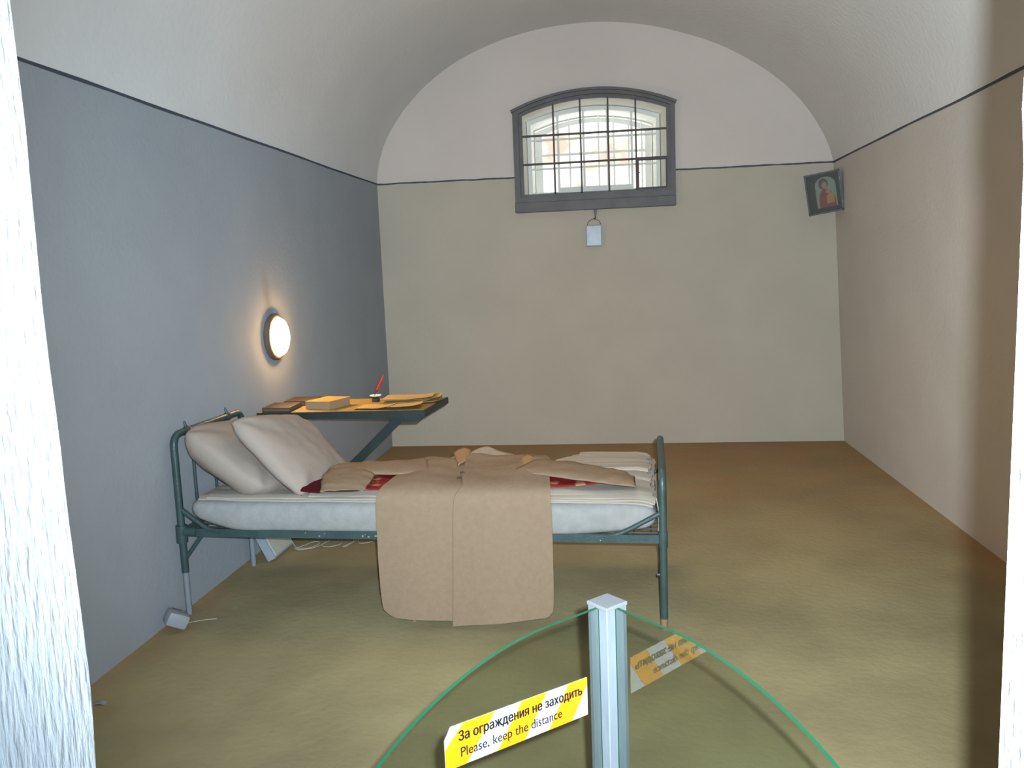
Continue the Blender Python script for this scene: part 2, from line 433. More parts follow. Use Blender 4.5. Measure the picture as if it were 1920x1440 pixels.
# front wall with the doorway the photo is taken through
bm = bmesh.new()
DX0, DX1, DZ = -0.540, 0.322, 2.25
def wallface(y):
    quad(bm, [(-3, y, 0), (DX0, y, 0), (DX0, y, 3.7), (-3, y, 3.7)]); quad(bm, [(DX1, y, 0), (3, y, 0), (3, y, 3.7), (DX1, y, 3.7)])
    quad(bm, [(DX0, y, DZ), (DX1, y, DZ), (DX1, y, 3.7), (DX0, y, 3.7)])
wallface(0.20); wallface(Y0)
def jamb(x, s):
    def f(u, v):
        y = lerp(0.20, Y0, u); z = lerp(0, DZ, v)
        lean = (0.010 if s < 0 else 0.013) * (z / DZ)
        e = 0.004 * nz(z * 3.1, x, 0) + 0.0025 * nz(z * 13, x + 5, y * 4)
        return Vector((x + s * -e + (lean if s < 0 else -lean + 0.01), y + (0.006 * nz(z * 5, x + 9, 1) if u == 1 else 0), z))
    grid(bm, f, 8, 60)
jamb(DX0, -1); jamb(DX1, 1)
quad(bm, [(DX0, 0.2, DZ), (DX1, 0.2, DZ), (DX1, Y0, DZ), (DX0, Y0, DZ)])
obj('wall_front', bm, M['jamb'], kind='structure', recentre=False)

# corridor shell behind the camera
bm = bmesh.new()
quad(bm, [(-3, -2.2, 0), (3, -2.2, 0), (3, -2.2, 2.9), (-3, -2.2, 2.9)])
quad(bm, [(-3, -2.2, 0), (-3, 0.2, 0), (-3, 0.2, 2.9), (-3, -2.2, 2.9)])
quad(bm, [(3, -2.2, 0), (3, 0.2, 0), (3, 0.2, 2.9), (3, -2.2, 2.9)])
obj('wall_corridor', bm, M['wall_light'], kind='structure', recentre=False)
bm = bmesh.new(); quad(bm, [(-3, -2.2, 2.9), (3, -2.2, 2.9), (3, 0.2, 2.9), (-3, 0.2, 2.9)])
obj('ceiling_corridor', bm, M['wall_light'], kind='structure', recentre=False)

# yard wall seen through the window
bm = bmesh.new(); quad(bm, [(-9, 12.5, -1), (9, 12.5, -1), (9, 12.5, 9), (-9, 12.5, 9)])
obj('wall_yard', bm, M['yard'], kind='structure', recentre=False)

# dark painted line where the grey paint meets the lime wash
def strip(name, a, b, off, h=0.013, n=40):
    bm = bmesh.new(); a = Vector(a); b = Vector(b); off = Vector(off)
    def f(u, v):
        p = a.lerp(b, u); p.z += (v - 0.5) * h * (1 + 0.35 * nz(u * 30, a.x, a.y)) + 0.005 * nz(u * 9, a.x + 3, a.y)
        return p
    A = [[bm.verts.new(f(i / n, j)) for j in (0, 1)] for i in range(n + 1)]
    C2 = [[bm.verts.new(v.co + off) for v in r] for r in A]
    for i in range(n):
        for q in ((C2[i][0], C2[i + 1][0], C2[i + 1][1], C2[i][1]), (A[i][0], A[i + 1][0], C2[i + 1][0], C2[i][0]), (A[i][1], A[i + 1][1], C2[i + 1][1], C2[i][1])): bm.faces.new(q)
    obj(name, bm, M['line'], kind='structure', recentre=False)
strip('trim_left', (XL, Y0, ZL), (XL, Y1, ZL), (0.003, 0, 0))
strip('trim_right', (XR1, Y0, ZR), (XR1, Y1, ZR), (-0.003, 0, 0))
strip('trim_back_left', (XL, Y1, ZL), (-0.83, Y1, zb_l), (0, -0.003, 0))
strip('trim_back_right', (0.49, Y1, zb_r), (XR1, Y1, ZR), (0, -0.003, 0))

# ------------------------------------------------------------------ windows
def ring_frame(bm, outer, inner, y, d, mi=0):
    """flat frame between two outlines of equal length, extruded by d along y"""
    n = len(outer)
    A = [bm.verts.new((x, y, z)) for x, z in outer]; B = [bm.verts.new((x, y, z)) for x, z in inner]
    C = [bm.verts.new((x, y + d, z)) for x, z in outer]; D = [bm.verts.new((x, y + d, z)) for x, z in inner]
    for i in range(n):
        j = (i + 1) % n
        for q in ((A[i], A[j], B[j], B[i]), (C[j], C[i], D[i], D[j]), (A[j], A[i], C[i], C[j]), (B[i], B[j], D[j], D[i])):
            bm.faces.new(q).material_index = mi

def arch_z(x, x0, x1, zs, zt):
    c = (x0 + x1) / 2; w = (x1 - x0) / 2; s = zt - zs; R = (w * w + s * s) / (2 * s)
    return zt - R + math.sqrt(max(0, R * R - (x - c) ** 2))

w1 = empty('window_1', (-0.165, Y1, 2.0), kind='structure')
bm = bmesh.new()
ring_frame(bm, arch_profile(-0.832, 0.496, 2.07, 2.822, 2.962), arch_profile(-0.785, 0.458, 2.12, 2.803, 2.926), 7.055, 0.05)
ring_frame(bm, arch_profile(-0.800, 0.470, 2.10, 2.81, 2.936), arch_profile(-0.757, 0.428, 2.148, 2.792, 2.900), 7.075, 0.04)
obj('window_frame', bm, M['win_paint'], parent=w1)
bm = bmesh.new()     # moulded hood on the arch with small ears
ho = arch_profile(-0.848, 0.512, 2.80, 2.832, 2.976); hi_ = arch_profile(-0.838, 0.502, 2.79, 2.812, 2.956)
n = len(ho)
A = [bm.verts.new((x, 7.035, z)) for x, z in ho[1:-1]]; B = [bm.verts.new((x, 7.035, z)) for x, z in hi_[1:-1]]
C_ = [bm.verts.new((x, 7.099, z)) for x, z in ho[1:-1]]; D_ = [bm.verts.new((x, 7.099, z)) for x, z in hi_[1:-1]]
for i in range(len(A) - 1):
    for q in ((A[i], A[i + 1], B[i + 1], B[i]), (A[i + 1], A[i], C_[i], C_[i + 1]), (B[i], B[i + 1], D_[i + 1], D_[i])): bm.faces.new(q)
for i in (0, len(A) - 1): bm.faces.new((A[i], B[i], D_[i], C_[i]))
obj('frame_hood', bm, M['win_paint'], parent=w1)
bm = bmesh.new(); box(bm, (-0.834, 7.04, 1.998), (0.496, 7.098, 2.082), bev=0.006)
obj('sill_board', bm, M['win_paint'], parent=w1)
for x in (-0.495, -0.272, -0.044, 0.180):
    bm = bmesh.new(); zt = arch_z(x, -0.757, 0.428, 2.792, 2.900) + 0.005
    box(bm, (x - 0.0065, 7.075, 2.14), (x + 0.0065, 7.10, zt)); obj('glazing_bar', bm, M['bar_dark'], parent=w1)
for z in (2.622, 2.392):
    bm = bmesh.new(); box(bm, (-0.762, 7.073, z - 0.007), (0.433, 7.098, z + 0.007)); obj('glazing_bar', bm, M['bar_dark'], parent=w1)
bm = bmesh.new(); vx0, vx1, vz0, vz1 = 0.178, 0.430, 2.146, 2.400
ring_frame(bm, [(vx0, vz0), (vx0, vz1), (vx1, vz1), (vx1, vz0)], [(vx0 + 0.022, vz0 + 0.012), (vx0 + 0.022, vz1 - 0.024), (vx1 - 0.012, vz1 - 0.024), (vx1 - 0.012, vz0 + 0.012)], 7.058, 0.03)
vp = obj('vent_sash', bm, M['bar_dark'], parent=w1, label='small opening vent sash in the lower right corner')
bm = bmesh.new(); box(bm, (0.182, 7.045, 2.265), (0.196, 7.062, 2.295)); tube(bm, [(0.189, 7.05, 2.28), (0.206, 7.045, 2.275)], 0.004, 8)
obj('latch', bm, M['bar_dark'], parent=vp)
bm = bmesh.new(); quad(bm, [(x, 7.088, z) for x, z in arch_profile(-0.757, 0.428, 2.148, 2.792, 2.900)])
obj('glass', bm, M['pane'], parent=w1)

w2 = empty('window_2', (-0.18, 7.54, 2.17), kind='structure')
bm = bmesh.new(); ring_frame(bm, arch_profile(-0.762, 0.396, 2.168, 2.816, 2.918), arch_profile(-0.732, 0.368, 2.20, 2.795, 2.888), 7.53, 0.05)
obj('sash_frame', bm, M['win_paint2'], parent=w2, label='pale grey inner sash frame')
for x in (-0.49, -0.265, -0.055, 0.155):
    bm = bmesh.new(); box(bm, (x - 0.009, 7.535, 2.19), (x + 0.009, 7.57, arch_z(x, -0.732, 0.368, 2.795, 2.888) + 0.004)); obj('sash_bar', bm, M['win_paint2'], parent=w2)
bm = bmesh.new(); box(bm, (-0.74, 7.536, 2.648), (0.375, 7.569, 2.662)); obj('sash_bar', bm, M['win_paint2'], parent=w2)
bm = bmesh.new(); box(bm, (-0.74, 7.536, 2.40), (0.375, 7.569, 2.412)); obj('sash_bar', bm, M['win_paint2'], parent=w2)
bm = bmesh.new(); box(bm, (-0.49, 7.52, 2.195), (0.155, 7.565, 2.235)); obj('bottom_rail', bm, M['win_paint2'], parent=w2)
bm = bmesh.new(); quad(bm, [(x, 7.555, z) for x, z in arch_profile(-0.732, 0.368, 2.20, 2.795, 2.888)])
obj('glass', bm, M['pane'], parent=w2)

gr = empty('window_grille', (-0.2, 8.0, 2.175), kind='structure')
bm = bmesh.new(); ring_frame(bm, arch_profile(-0.742, 0.345, 2.17, 2.795, 2.905), arch_profile(-0.672, 0.285, 2.19, 2.765, 2.862), 8.02, 0.06)
obj('grille_frame', bm, M['grille'], parent=gr)
for x in (-0.56, -0.412, -0.279, -0.142, -0.001, 0.135, 0.255):
    bm = bmesh.new(); tube(bm, [(x, 8.0, 2.17), (x, 8.0, arch_z(x, -0.742, 0.345, 2.815, 2.918))], 0.0085, 8); obj('grille_bar', bm, M['grille'], parent=gr)
for z in (2.58,):
    bm = bmesh.new(); box(bm, (-0.742, 7.985, z - 0.011), (0.35, 8.005, z + 0.011)); obj('grille_crossbar', bm, M['grille'], parent=gr)

# ------------------------------------------------------------------ hanging plate under the window
hp = empty('hanging_plate', (-0.182, 7.06, 1.69), 'small square silvery white plate hanging on a wire loop beneath the window', 'plate')
T = Matrix.Translation((-0.182, 7.072, 1.783)) @ Matrix.Rotation(math.radians(-3), 4, 'X')
bm = bmesh.new(); box(bm, (-0.062, -0.008, -0.086), (0.062, 0.008, 0.086), xf=T, bev=0.003); obj('plate_face', bm, M['plate'], parent=hp)
bm = bmesh.new()
for lo, hi in (((-0.064, -0.012, -0.089), (0.064, 0.006, -0.080)), ((-0.064, -0.012, 0.080), (0.064, 0.006, 0.089)), ((-0.066, -0.010, -0.086), (-0.058, 0.006, 0.086)), ((0.058, -0.010, -0.086), (0.066, 0.006, 0.086))):
    box(bm, lo, hi, xf=T)
obj('plate_rim', bm, M['white_plastic'], parent=hp)
bm = bmesh.new(); tube(bm, smoothpath([(-0.238, 7.072, 1.86), (-0.225, 7.075, 1.90), (-0.18, 7.078, 1.922), (-0.135, 7.075, 1.90), (-0.124, 7.072, 1.86)]), 0.0025, 6)
obj('wire_loop', bm, M['wire'], parent=hp)
hk = empty('wall_hook', (-0.17, 7.09, 1.92), 'small grey metal hook below the window sill board holding the silvery plate', 'hook')
bm = bmesh.new(); prism(bm, [(-0.182, 7.068, 2.0), (-0.152, 7.068, 2.0), (-0.162, 7.068, 1.935), (-0.172, 7.068, 1.935)], (0, 0.03, 0)); obj('hook_plate', bm, M['win_paint'], parent=hk)
bm = bmesh.new(); tube(bm, smoothpath([(-0.167, 7.085, 1.945), (-0.168, 7.072, 1.925), (-0.172, 7.062, 1.918), (-0.175, 7.058, 1.93)]), 0.004, 8); obj('hook_pin', bm, M['wire'], parent=hk)

# ------------------------------------------------------------------ small framed picture across the corner
T = Matrix.Translation((1.625, 6.885, 2.028)) @ Matrix.Rotation(math.radians(-14), 4, 'Z') @ Matrix.Rotation(math.radians(6), 4, 'X') @ Matrix.Rotation(math.radians(-8), 4, 'Y')
ic = empty('picture_frame', (1.62, 6.9, 1.87), 'small dark box frame with a faded figure picture hung tilted in the right back corner', 'picture')
W2, H2 = 0.131, 0.158
bm = bmesh.new()
for lo, hi in (((-W2, -0.035, -H2), (-W2 + 0.012, 0.03, H2)), ((W2 - 0.016, -0.035, -H2), (W2, 0.03, H2)), ((-W2, -0.035, -H2), (W2, 0.03, -H2 + 0.014)), ((-W2, -0.035, H2 - 0.012), (W2, 0.03, H2))):
    box(bm, lo, hi, xf=T)
box(bm, (-W2, 0.022, -H2), (W2, 0.03, H2), xf=T)
obj('box_frame', bm, M['frame_dark'], parent=ic)
M['icon_bg'] = mat('dull olive backing', (0.045, 0.042, 0.03, 1), 0.6, col2=(0.0391, 0.0365, 0.0261, 1), nscale=20)
M['icon_pale'] = mat('faded pale green ground', (0.15, 0.18, 0.145, 1), 0.6)
M['icon_red'] = mat('faded red robe', (0.17, 0.05, 0.04, 1), 0.6, col2=(0.1479, 0.0435, 0.0348, 1), nscale=30)
M['icon_brown'] = mat('dull brown hair', (0.075, 0.055, 0.042, 1), 0.6)
M['icon_skin'] = mat('faded skin tone', (0.2, 0.135, 0.1, 1), 0.6)
M['icon_orange'] = mat('faded orange cloth', (0.24, 0.14, 0.06, 1), 0.6)
bm = bmesh.new(); quad(bm, [T @ Vector(p) for p in ((-W2 + .012, .018, -H2 + .014), (W2 - .016, .018, -H2 + .014), (W2 - .016, .018, H2 - .012), (-W2 + .012, .018, H2 - .012))], 0)
def blob(pts, y, mi):
    quad(bm, [T @ Vector((x, y, z)) for x, z in pts], mi)
def oval(cx, cz, rx_, rz, n=18): return [(cx + rx_ * math.cos(2 * PI * k / n), cz + rz * math.sin(2 * PI * k / n)) for k in range(n)]
pale = [(-0.062, -0.115), (0.088, -0.115), (0.088, 0.06)] + [(0.013 + 0.075 * math.cos(a), 0.06 + 0.06 * math.sin(a)) for a in (0.4, 0.8, 1.2, 1.57, 1.95, 2.35, 2.75)] + [(-0.062, 0.06)]
blob(pale, .0172, 1)
blob([(-0.040, -0.115), (0.080, -0.115), (0.075, -0.03), (0.035, 0.02), (-0.01, 0.03), (-0.032, -0.005), (-0.045, -0.06)], .0164, 2)
blob(oval(0.0, 0.068, 0.036, 0.042), .0156, 3); blob(oval(0.006, 0.056, 0.020, 0.027), .0148, 4)
blob([(0.012, -0.09), (0.066, -0.085), (0.074, -0.02), (0.04, 0.0), (0.014, -0.03)], .0148, 5)
blob(oval(0.028, 0.005, 0.017, 0.014), .014, 4)
obj('print', bm, [M['icon_bg'], M['icon_pale'], M['icon_red'], M['icon_brown'], M['icon_skin'], M['icon_orange']], parent=ic)
bm = bmesh.new(); quad(bm, [T @ Vector(p) for p in ((-W2 + .012, -.02, -H2 + .014), (W2 - .016, -.02, -H2 + .014), (W2 - .016, -.02, H2 - .012), (-W2 + .012, -.02, H2 - .012))])
obj('glass', bm, M['pane'], parent=ic)
for dz in (0.09, -0.09):
    bm = bmesh.new(); box(bm, (W2 - 0.009, -0.038, dz - 0.012), (W2 - 0.006, -0.034, dz + 0.012), xf=T); obj('hinge', bm, M['chip'], parent=ic)

# ------------------------------------------------------------------ wall lamp
lp = empty('wall_lamp', (XL, 4.69, 1.04), 'round lit bulkhead lamp with brown rim on the left wall', 'lamp')
bm = bmesh.new(); lathe(bm, [(0.132, 0.0), (0.138, 0.006), (0.138, 0.026), (0.130, 0.034), (0.114, 0.036)], (XL, 4.69, 1.18), 'X', 48)
obj('lamp_base', bm, M['lamp_base'], parent=lp, smooth=True)
bm = bmesh.new(); lathe(bm, [(0.112, 0.034), (0.111, 0.048), (0.102, 0.060), (0.085, 0.070), (0.060, 0.078), (0.030, 0.082), (0.004, 0.083)], (XL, 4.69, 1.18), 'X', 48)
obj('lamp_glass', bm, M['lamp_glow'], parent=lp, smooth='all', label='glowing opal glass')

# ------------------------------------------------------------------ bed
BO = Vector((-1.990, 3.430, 0)); BA = math.radians(-2.26); ca, sa = math.cos(BA), math.sin(BA)
BL, BW = 2.157, 0.755
HB = 0.635                                   # the head bow is narrower than the foot
def B(x, y, z): return Vector((BO.x + x * ca - y * sa, BO.y + x * sa + y * ca, z))
bed = empty('iron_bed', B(BL / 2, BW / 2, 0), 'dark green tubular iron bed standing out from the left wall', 'bed')
RZ = 0.392
HT = 0.838; FT = 0.668; RT = 0.0155
def bpart(name, paths, r=RT, m='green', parent=bed, seg=12, **kw):
    bm = bmesh.new()
    for p in paths: tube(bm, p, r, seg)
    return obj(name, bm, M[m], parent=parent, smooth=True, **kw)
bpart('head_bow', [fillet([B(0, 0, 0.20), B(0, 0, HT), B(0, HB, HT), B(0, HB, 0.20)], 0.06)], 0.0165)
bpart('foot_bow', [fillet([B(BL, 0, 0.30), B(BL, 0, FT), B(BL, BW, FT), B(BL, BW, 0.30)], 0.07)], 0.0165)
for y in (0.0, BW):
    lg = bpart('leg', [[B(0, min(y, HB), 0.21), B(0, min(y, HB), 0.0)]], 0.0135, 'pale_leg', label='pale worn lower end of head leg')
    lg = bpart('leg', [[B(BL, y, 0.301), B(BL, y, 0.048)]], 0.0165)
    bpart('wooden_foot', [[B(BL, y, 0.05), B(BL, y, 0.0)]], 0.0155, 'bare_wood', parent=lg, label='bare wooden tip')
    lg = bpart('leg', [[B(1.075, y, RZ), B(1.075, y, 0.07)]], 0.0145)
    bpart('wooden_foot', [[B(1.075, y, 0.072), B(1.075, y, 0.0)]], 0.0115, 'bare_wood', parent=lg, label='bare wooden tip')
# side rails: angle irons
for y, s in ((0.0, -1), (BW, 1)):
    bm = bmesh.new()
    o1 = -0.017 if s < 0 else 0.012
    pts = [(0.02, y - 0.004, RZ - 0.017), (BL - 0.01, y - 0.004, RZ - 0.017)]
    yo = y + s * 0.004
    def bb(lo, hi):
        vs8 = [B(x, yy - ((BW - HB) * (1 - x / BL) if s > 0 else 0), z) for x in (lo[0], hi[0]) for yy in (lo[1], hi[1]) for z in (lo[2], hi[2])]
        vv = [bm.verts.new(p) for p in vs8]
        for q in [(0, 1, 3, 2), (4, 6, 7, 5), (0, 4, 5, 1), (2, 3, 7, 6), (0, 2, 6, 4), (1, 5, 7, 3)]: bm.faces.new([vv[i] for i in q])
    bb((0.02, yo - 0.006, RZ - 0.019), (BL - 0.01, yo + 0.006, RZ + 0.017))
    bb((0.02, yo - s * 0.045 if s > 0 else yo, RZ - 0.019), (BL - 0.01, yo if s > 0 else yo + 0.045, RZ - 0.013))
    rail = obj('side_rail', bm, M['green'], parent=bed)
    if s < 0:
        for k, (x, z, w, h) in enumerate(((0.665, RZ - 0.008, 0.010, 0.004), (0.69, RZ + 0.004, 0.006, 0.004), (0.865, RZ - 0.005, 0.008, 0.007), (0.876, RZ + 0.002, 0.004, 0.004),
                                          (0.892, RZ - 0.008, 0.010, 0.005), (0.925, RZ - 0.004, 0.016, 0.005), (0.938, RZ + 0.003, 0.012, 0.005), (0.955, RZ - 0.002, 0.010, 0.004), (1.9, RZ - 0.008, 0.006, 0.004), (0.60, RZ + 0.006, 0.005, 0.004))):
            bm = bmesh.new()
            quad(bm, [B(x + w * a * random.uniform(.6, 1), yo - 0.0065, z + h * b_) for a, b_ in ((-.6, -.5), (.1, -.6), (.6, -.2), (.3, .6), (-.4, .4))])
            obj('paint_chip', bm, M['chip'], parent=rail)
    # corner braces above and below the rail
    bpart('corner_brace', [smoothpath([B(q, min(y, HB + 0.055 * q), z) for q, z in ((0.0, 0.50), (0.03, 0.478), (0.085, 0.437), (0.13, 0.408), (0.19, RZ + 0.004))], 5)], 0.0115)
    bpart('corner_brace', [[B(0.005, min(y, HB), 0.262), B(0.10, min(y, HB + 0.006), RZ - 0.012)]], 0.010)
    bpart('corner_brace', [smoothpath([B(BL, y, 0.505), B(BL - 0.09, y, 0.455), B(BL - 0.14, y, 0.428), B(BL - 0.20, y, RZ + 0.012), B(BL - 0.30, y, RZ + 0.004)], 5)], 0.0105)
    bm = bmesh.new(); yh = min(y, HB); tube(bm, [B(-0.002, yh, RZ - 0.05), B(0.0, yh, RZ + 0.03)], 0.026, 10); tube(bm, [B(0, yh, RZ), B(0.075, yh, RZ + 0.002)], 0.022, 10)
    obj('corner_joint', bm, M['green'], parent=bed, smooth=True)
    bm = bmesh.new(); tube(bm, [B(BL, y, RZ - 0.035), B(BL, y, RZ + 0.03)], 0.0205, 10)
    obj('corner_joint', bm, M['green'], parent=bed, smooth=True)
for y in (0.15, 0.335, 0.50):
    bpart('spindle', [[B(0, y, HT), B(0, y, RZ)]], 0.007)
for y in (0.19, 0.38, 0.57):
    bpart('spindle', [[B(BL, y, FT), B(BL, y, RZ)]], 0.007)
bpart('end_rail', [[B(0, 0, RZ), B(0, HB, RZ)]], 0.014); bpart('end_rail', [[B(BL, 0, RZ), B(BL, BW, RZ)]], 0.014)
for y in (0.115, 0.49):
    bm = bmesh.new(); tube(bm, [B(-0.001, y - 0.022, HT - 0.002), B(0, y, HT), B(0.001, y + 0.022, HT - 0.002)], 0.02, 10, rad=lambda t: 0.017 + 0.007 * math.sin(PI * t))
    tube(bm, [B(0, y, HT + 0.01), B(-0.006, y - 0.006, HT + 0.045)], 0.006, 8, rad=lambda t: 0.009 - 0.005 * t)
    obj('bow_collar', bm, M['green'], parent=bed, smooth=True)
bm = bmesh.new(); tube(bm, [B(BL - 0.026, 0.004, 0.235), B(BL - 0.004, 0.004, 0.235)], 0.007, 8); obj('bolt', bm, M['wire'], parent=bed, smooth=True)
bm = bmesh.new()
for k in range(14):
    y = 0.03 + (BW - 0.06) * k / 13; tube(bm, [B(0.02, y, RZ - 0.004), B(BL - 0.02, y, RZ - 0.004)], 0.004, 6)
for k in range(30):
    x = 0.05 + (BL - 0.1) * k / 29; tube(bm, [B(x, 0.02, RZ - 0.010), B(x, BW - 0.02, RZ - 0.010)], 0.003, 6)
obj('wire_base', bm, M['wire'], parent=bed)

def sag(x, yl):
    a = min(1, max(0, (yl - 0.22) / 0.50)); b = min(1, max(0, (1.80 - x) / 0.35))
    return -0.060 * (a * a * (3 - 2 * a)) * (b * b * (3 - 2 * b))
# mattress
def mattress():
    bm = bmesh.new(); nx, nc = 64, 40; rings = []
    x0, x1 = 0.055, 2.132
    for i in range(nx + 1):
        t = i / nx; t2 = 0.5 - 0.5 * math.cos(PI * t); t2 = lerp(t, t2, 0.6)
        x = lerp(x0, x1, t2)
        dl = x - x0; dr = x1 - x
        kb = 0.065 * max(0, 1 - dl / 0.26) ** 2 + 0.034 * max(0, 1 - dr / 0.24) ** 2
        kt = 0.022 * max(0, 1 - dr / 0.16) ** 2
        e = min(1.0, min(dl, dr) / 0.05); es = math.sqrt(max(0, 1 - (1 - e) ** 2)) if e < 1 else 1
        zb = 0.393 + kb + 0.004 * nz(x * 4, 1); zt = 0.548 - kt
        zc = (zb + zt) / 2; hz = (zt - zb) / 2 * (0.30 + 0.70 * es); hy = (BW / 2 - 0.008) * (0.90 + 0.10 * es)
        ring = []
        for k in range(nc):
            a = 2 * PI * k / nc; c, s = math.cos(a), math.sin(a)
            yy = math.copysign(abs(c) ** 0.28, c) * hy; zz = math.copysign(abs(s) ** 0.42, s) * hz
            if yy > 0: yy -= 0.115 * max(0, 1 - x / 1.5)
            yy += 0.006 * nz(x * 5, zz * 8, c)
            if yy < 0:
                yy -= 0.030 * (1 - 0.35 * abs(zz) / hz) * min(1, max(0.15, (dr - 0.14) / 0.22))
                if zz < 0: zz -= 0.014 * min(1, max(0, (-yy - 0.30) / 0.07)) * min(1, dl / 0.3) * min(1, max(0, dr - 0.22) / 0.2)
            ring.append(bm.verts.new(B(x, BW / 2 + yy, zc + zz + (sag(x, BW / 2 + yy) if zz > 0 else 0))))
        rings.append(ring)
    for a, b in zip(rings, rings[1:]):
        for k in range(nc): bm.faces.new((a[k], a[(k + 1) % nc], b[(k + 1) % nc], b[k]))
    bm.faces.new(rings[0][::-1]); bm.faces.new(rings[-1])
    return bm
obj('mattress', mattress(), M['ticking'], smooth='all', label='pale blue grey mattress lying on the green iron bed', cat='mattress')

# bed sheet: several folded layers, their edges showing along the front and foot
ZS = 0.575
def sheet():
    bm = bmesh.new()
    def layer(k, x0, x1, yf, th, zbase):
        def f(u, v):
            x = lerp(x0, x1, u)
            x += 0.016 * nz(v * 7 + k * 3, k, 2) * u ** 8
            y = lerp(yf - 0.014 + 0.008 * nz(x * 3 + k * 5, k) + 0.004 * nz(x * 14, k), BW - 0.015 - 0.115 * max(0, 1 - x / 1.5), v)
            z = zbase + 0.0035 * nz(x * 2.2, y * 30 + k * 3) + 0.0035 * nz(x * 5, y * 9 + k)
            e = max(0, 1 - v / 0.06); z -= 0.010 * e * e
            ed = max(0, (x - 2.04) / 0.10); z -= 0.022 * ed * ed + (0.006 * nz(y * 22, k, 7)) * min(1, ed)
            return B(x, y, z + sag(x, y)), Vector((0, 0, 1))
        slab(bm, f, 70, 34, th)
    layer(0, 0.10, 2.118, 0.004, 0.006, 0.556)
    layer(1, 0.14, 2.125, 0.010, 0.006, 0.5635)
    layer(2, 0.62, 2.128, 0.022, 0.006, 0.571)
    layer(3, 0.66, 2.112, 0.045, 0.007, 0.579)
    layer(4, 1.72, 2.105, 0.26, 0.007, 0.587)
    layer(5, 1.76, 2.098, 0.40, 0.007, 0.595)
    # corner hanging over the foot end
    def h(u, v):
        y = lerp(0.012, 0.42, v); s = u * (0.145 - 0.06 * v + 0.012 * math.sin(v * 14))
        x = 2.134 + 0.008 * min(1, u * 3) + 0.003 * math.sin(v * 24) * u
        return B(x, y, 0.560 - s), Vector((ca, sa, 0))
    slab(bm, h, 8, 20, 0.004)
    return bm
obj('bed_sheet', sheet(), M['sheet'], smooth=True, label='off white folded sheet layers spread over the top of the mattress', cat='sheet')

# pillows
def pillow(centre, eu, ev, en, w, h, tu, td, seed, taper=0.0, rc=0.09):
    """tu, td: how far the upper and under side bulge"""
    bm = bmesh.new(); n = 40
    eu, ev, en = Vector(eu).normalized(), Vector(ev).normalized(), Vector(en).normalized()
    C0 = Vector(centre)
    for side in (1, -1):
        t = tu if side > 0 else td
        def f(u, v):
            a = math.sin((u - 0.5) * PI) * 0.35 + (2 * u - 1) * 0.65; b = math.sin((v - 0.5) * PI) * 0.35 + (2 * v - 1) * 0.65
            x = a * w / 2 * (1 - rc * b ** 4 * abs(a)); y = b * h / 2 * (1 - 0.08 * a ** 4 * abs(b))
            if a < 0: x *= 1 - taper * (b + 1) / 2
            k = max(0.0, (1 - abs(a) ** 3.2) * (1 - abs(b) ** 3.2)) ** 0.47
            th = k * t * (1 + 0.12 * nz(a * 1.2 + seed, b * 1.2, side))
            crease = 0.008 * math.sin(9 * math.atan2(b - math.copysign(1.1, b), a - math.copysign(1.1, a)) + seed) * min(1, 1.6 * k) * (abs(a * b)) ** 0.8
            wr = (0.0035 * nz(a * 3 + seed, b * 4, side) + 0.002 * nz(a * 9, b * 6 + seed, side)) * min(1, 2 * k)
            return C0 + eu * x + ev * y + en * side * (th + wr + crease + 0.001)
        grid(bm, f, n, n)
    bmesh.ops.remove_doubles(bm, verts=bm.verts, dist=0.0035)
    return bm
# back pillow: slopes down from the headboard
d1 = Vector((0.80, 0, -0.60)).normalized(); n1 = Vector((0.60, 0, 0.80)).normalized()
obj('pillow', pillow((-1.742, 3.70, 0.698), d1, (0.03, 1, -0.08), n1, 0.490, 0.63, 0.060, 0.135, 3, 0.10, 0.15), M['pillow'], smooth='all',
    label='cream pillow leaning on the headboard, behind the other pillow', cat='pillow', group='pillows at the head of the bed')
d2 = Vector((0.665, 0.0, -0.747)).normalized(); n2 = Vector((0.747, 0, 0.665)).normalized()
obj('pillow', pillow((-1.540, 3.705, 0.702), d2, (0.05, 1, -0.09), n2, 0.490, 0.62, 0.085, 0.060, 11, 0.24), M['pillow'], smooth='all',
    label='larger looking cream pillow in front, propped on the other pillow beside the coat', cat='pillow', group='pillows at the head of the bed')

# ------------------------------------------------------------------ red cloth under the coat
bm = bmesh.new()
def redf(u, v):
    x = lerp(-1.40, -0.02, u)
    yf = table_lookup([(-1.40, 3.40), (-1.30, 3.36), (-1.1, 3.405), (-0.9, 3.45), (-0.35, 3.455), (-0.2, 3.445), (-0.1, 3.48), (0.0, 3.52)], x)
    y = lerp(yf, table_lookup([(-1.40, 3.70), (-0.40, 3.70), (-0.25, 3.62), (0.0, 3.55)], x), v)
    return Vector((x, y, 0.598 + 0.006 * nz(x * 9, y * 9, 3) - (0.004 if v == 0 else 0))), Vector((0, 0, 1))
slab(bm, redf, 60, 12, 0.006)
for f in bm.faces:
    c = f.calc_center_median()
    if c.x < -1.22: f.material_index = 1
obj('red_cloth', bm, [M['red'], M['maroon']], smooth=True, label='red patterned cloth lying under the beige coat on the bed', cat='cloth')

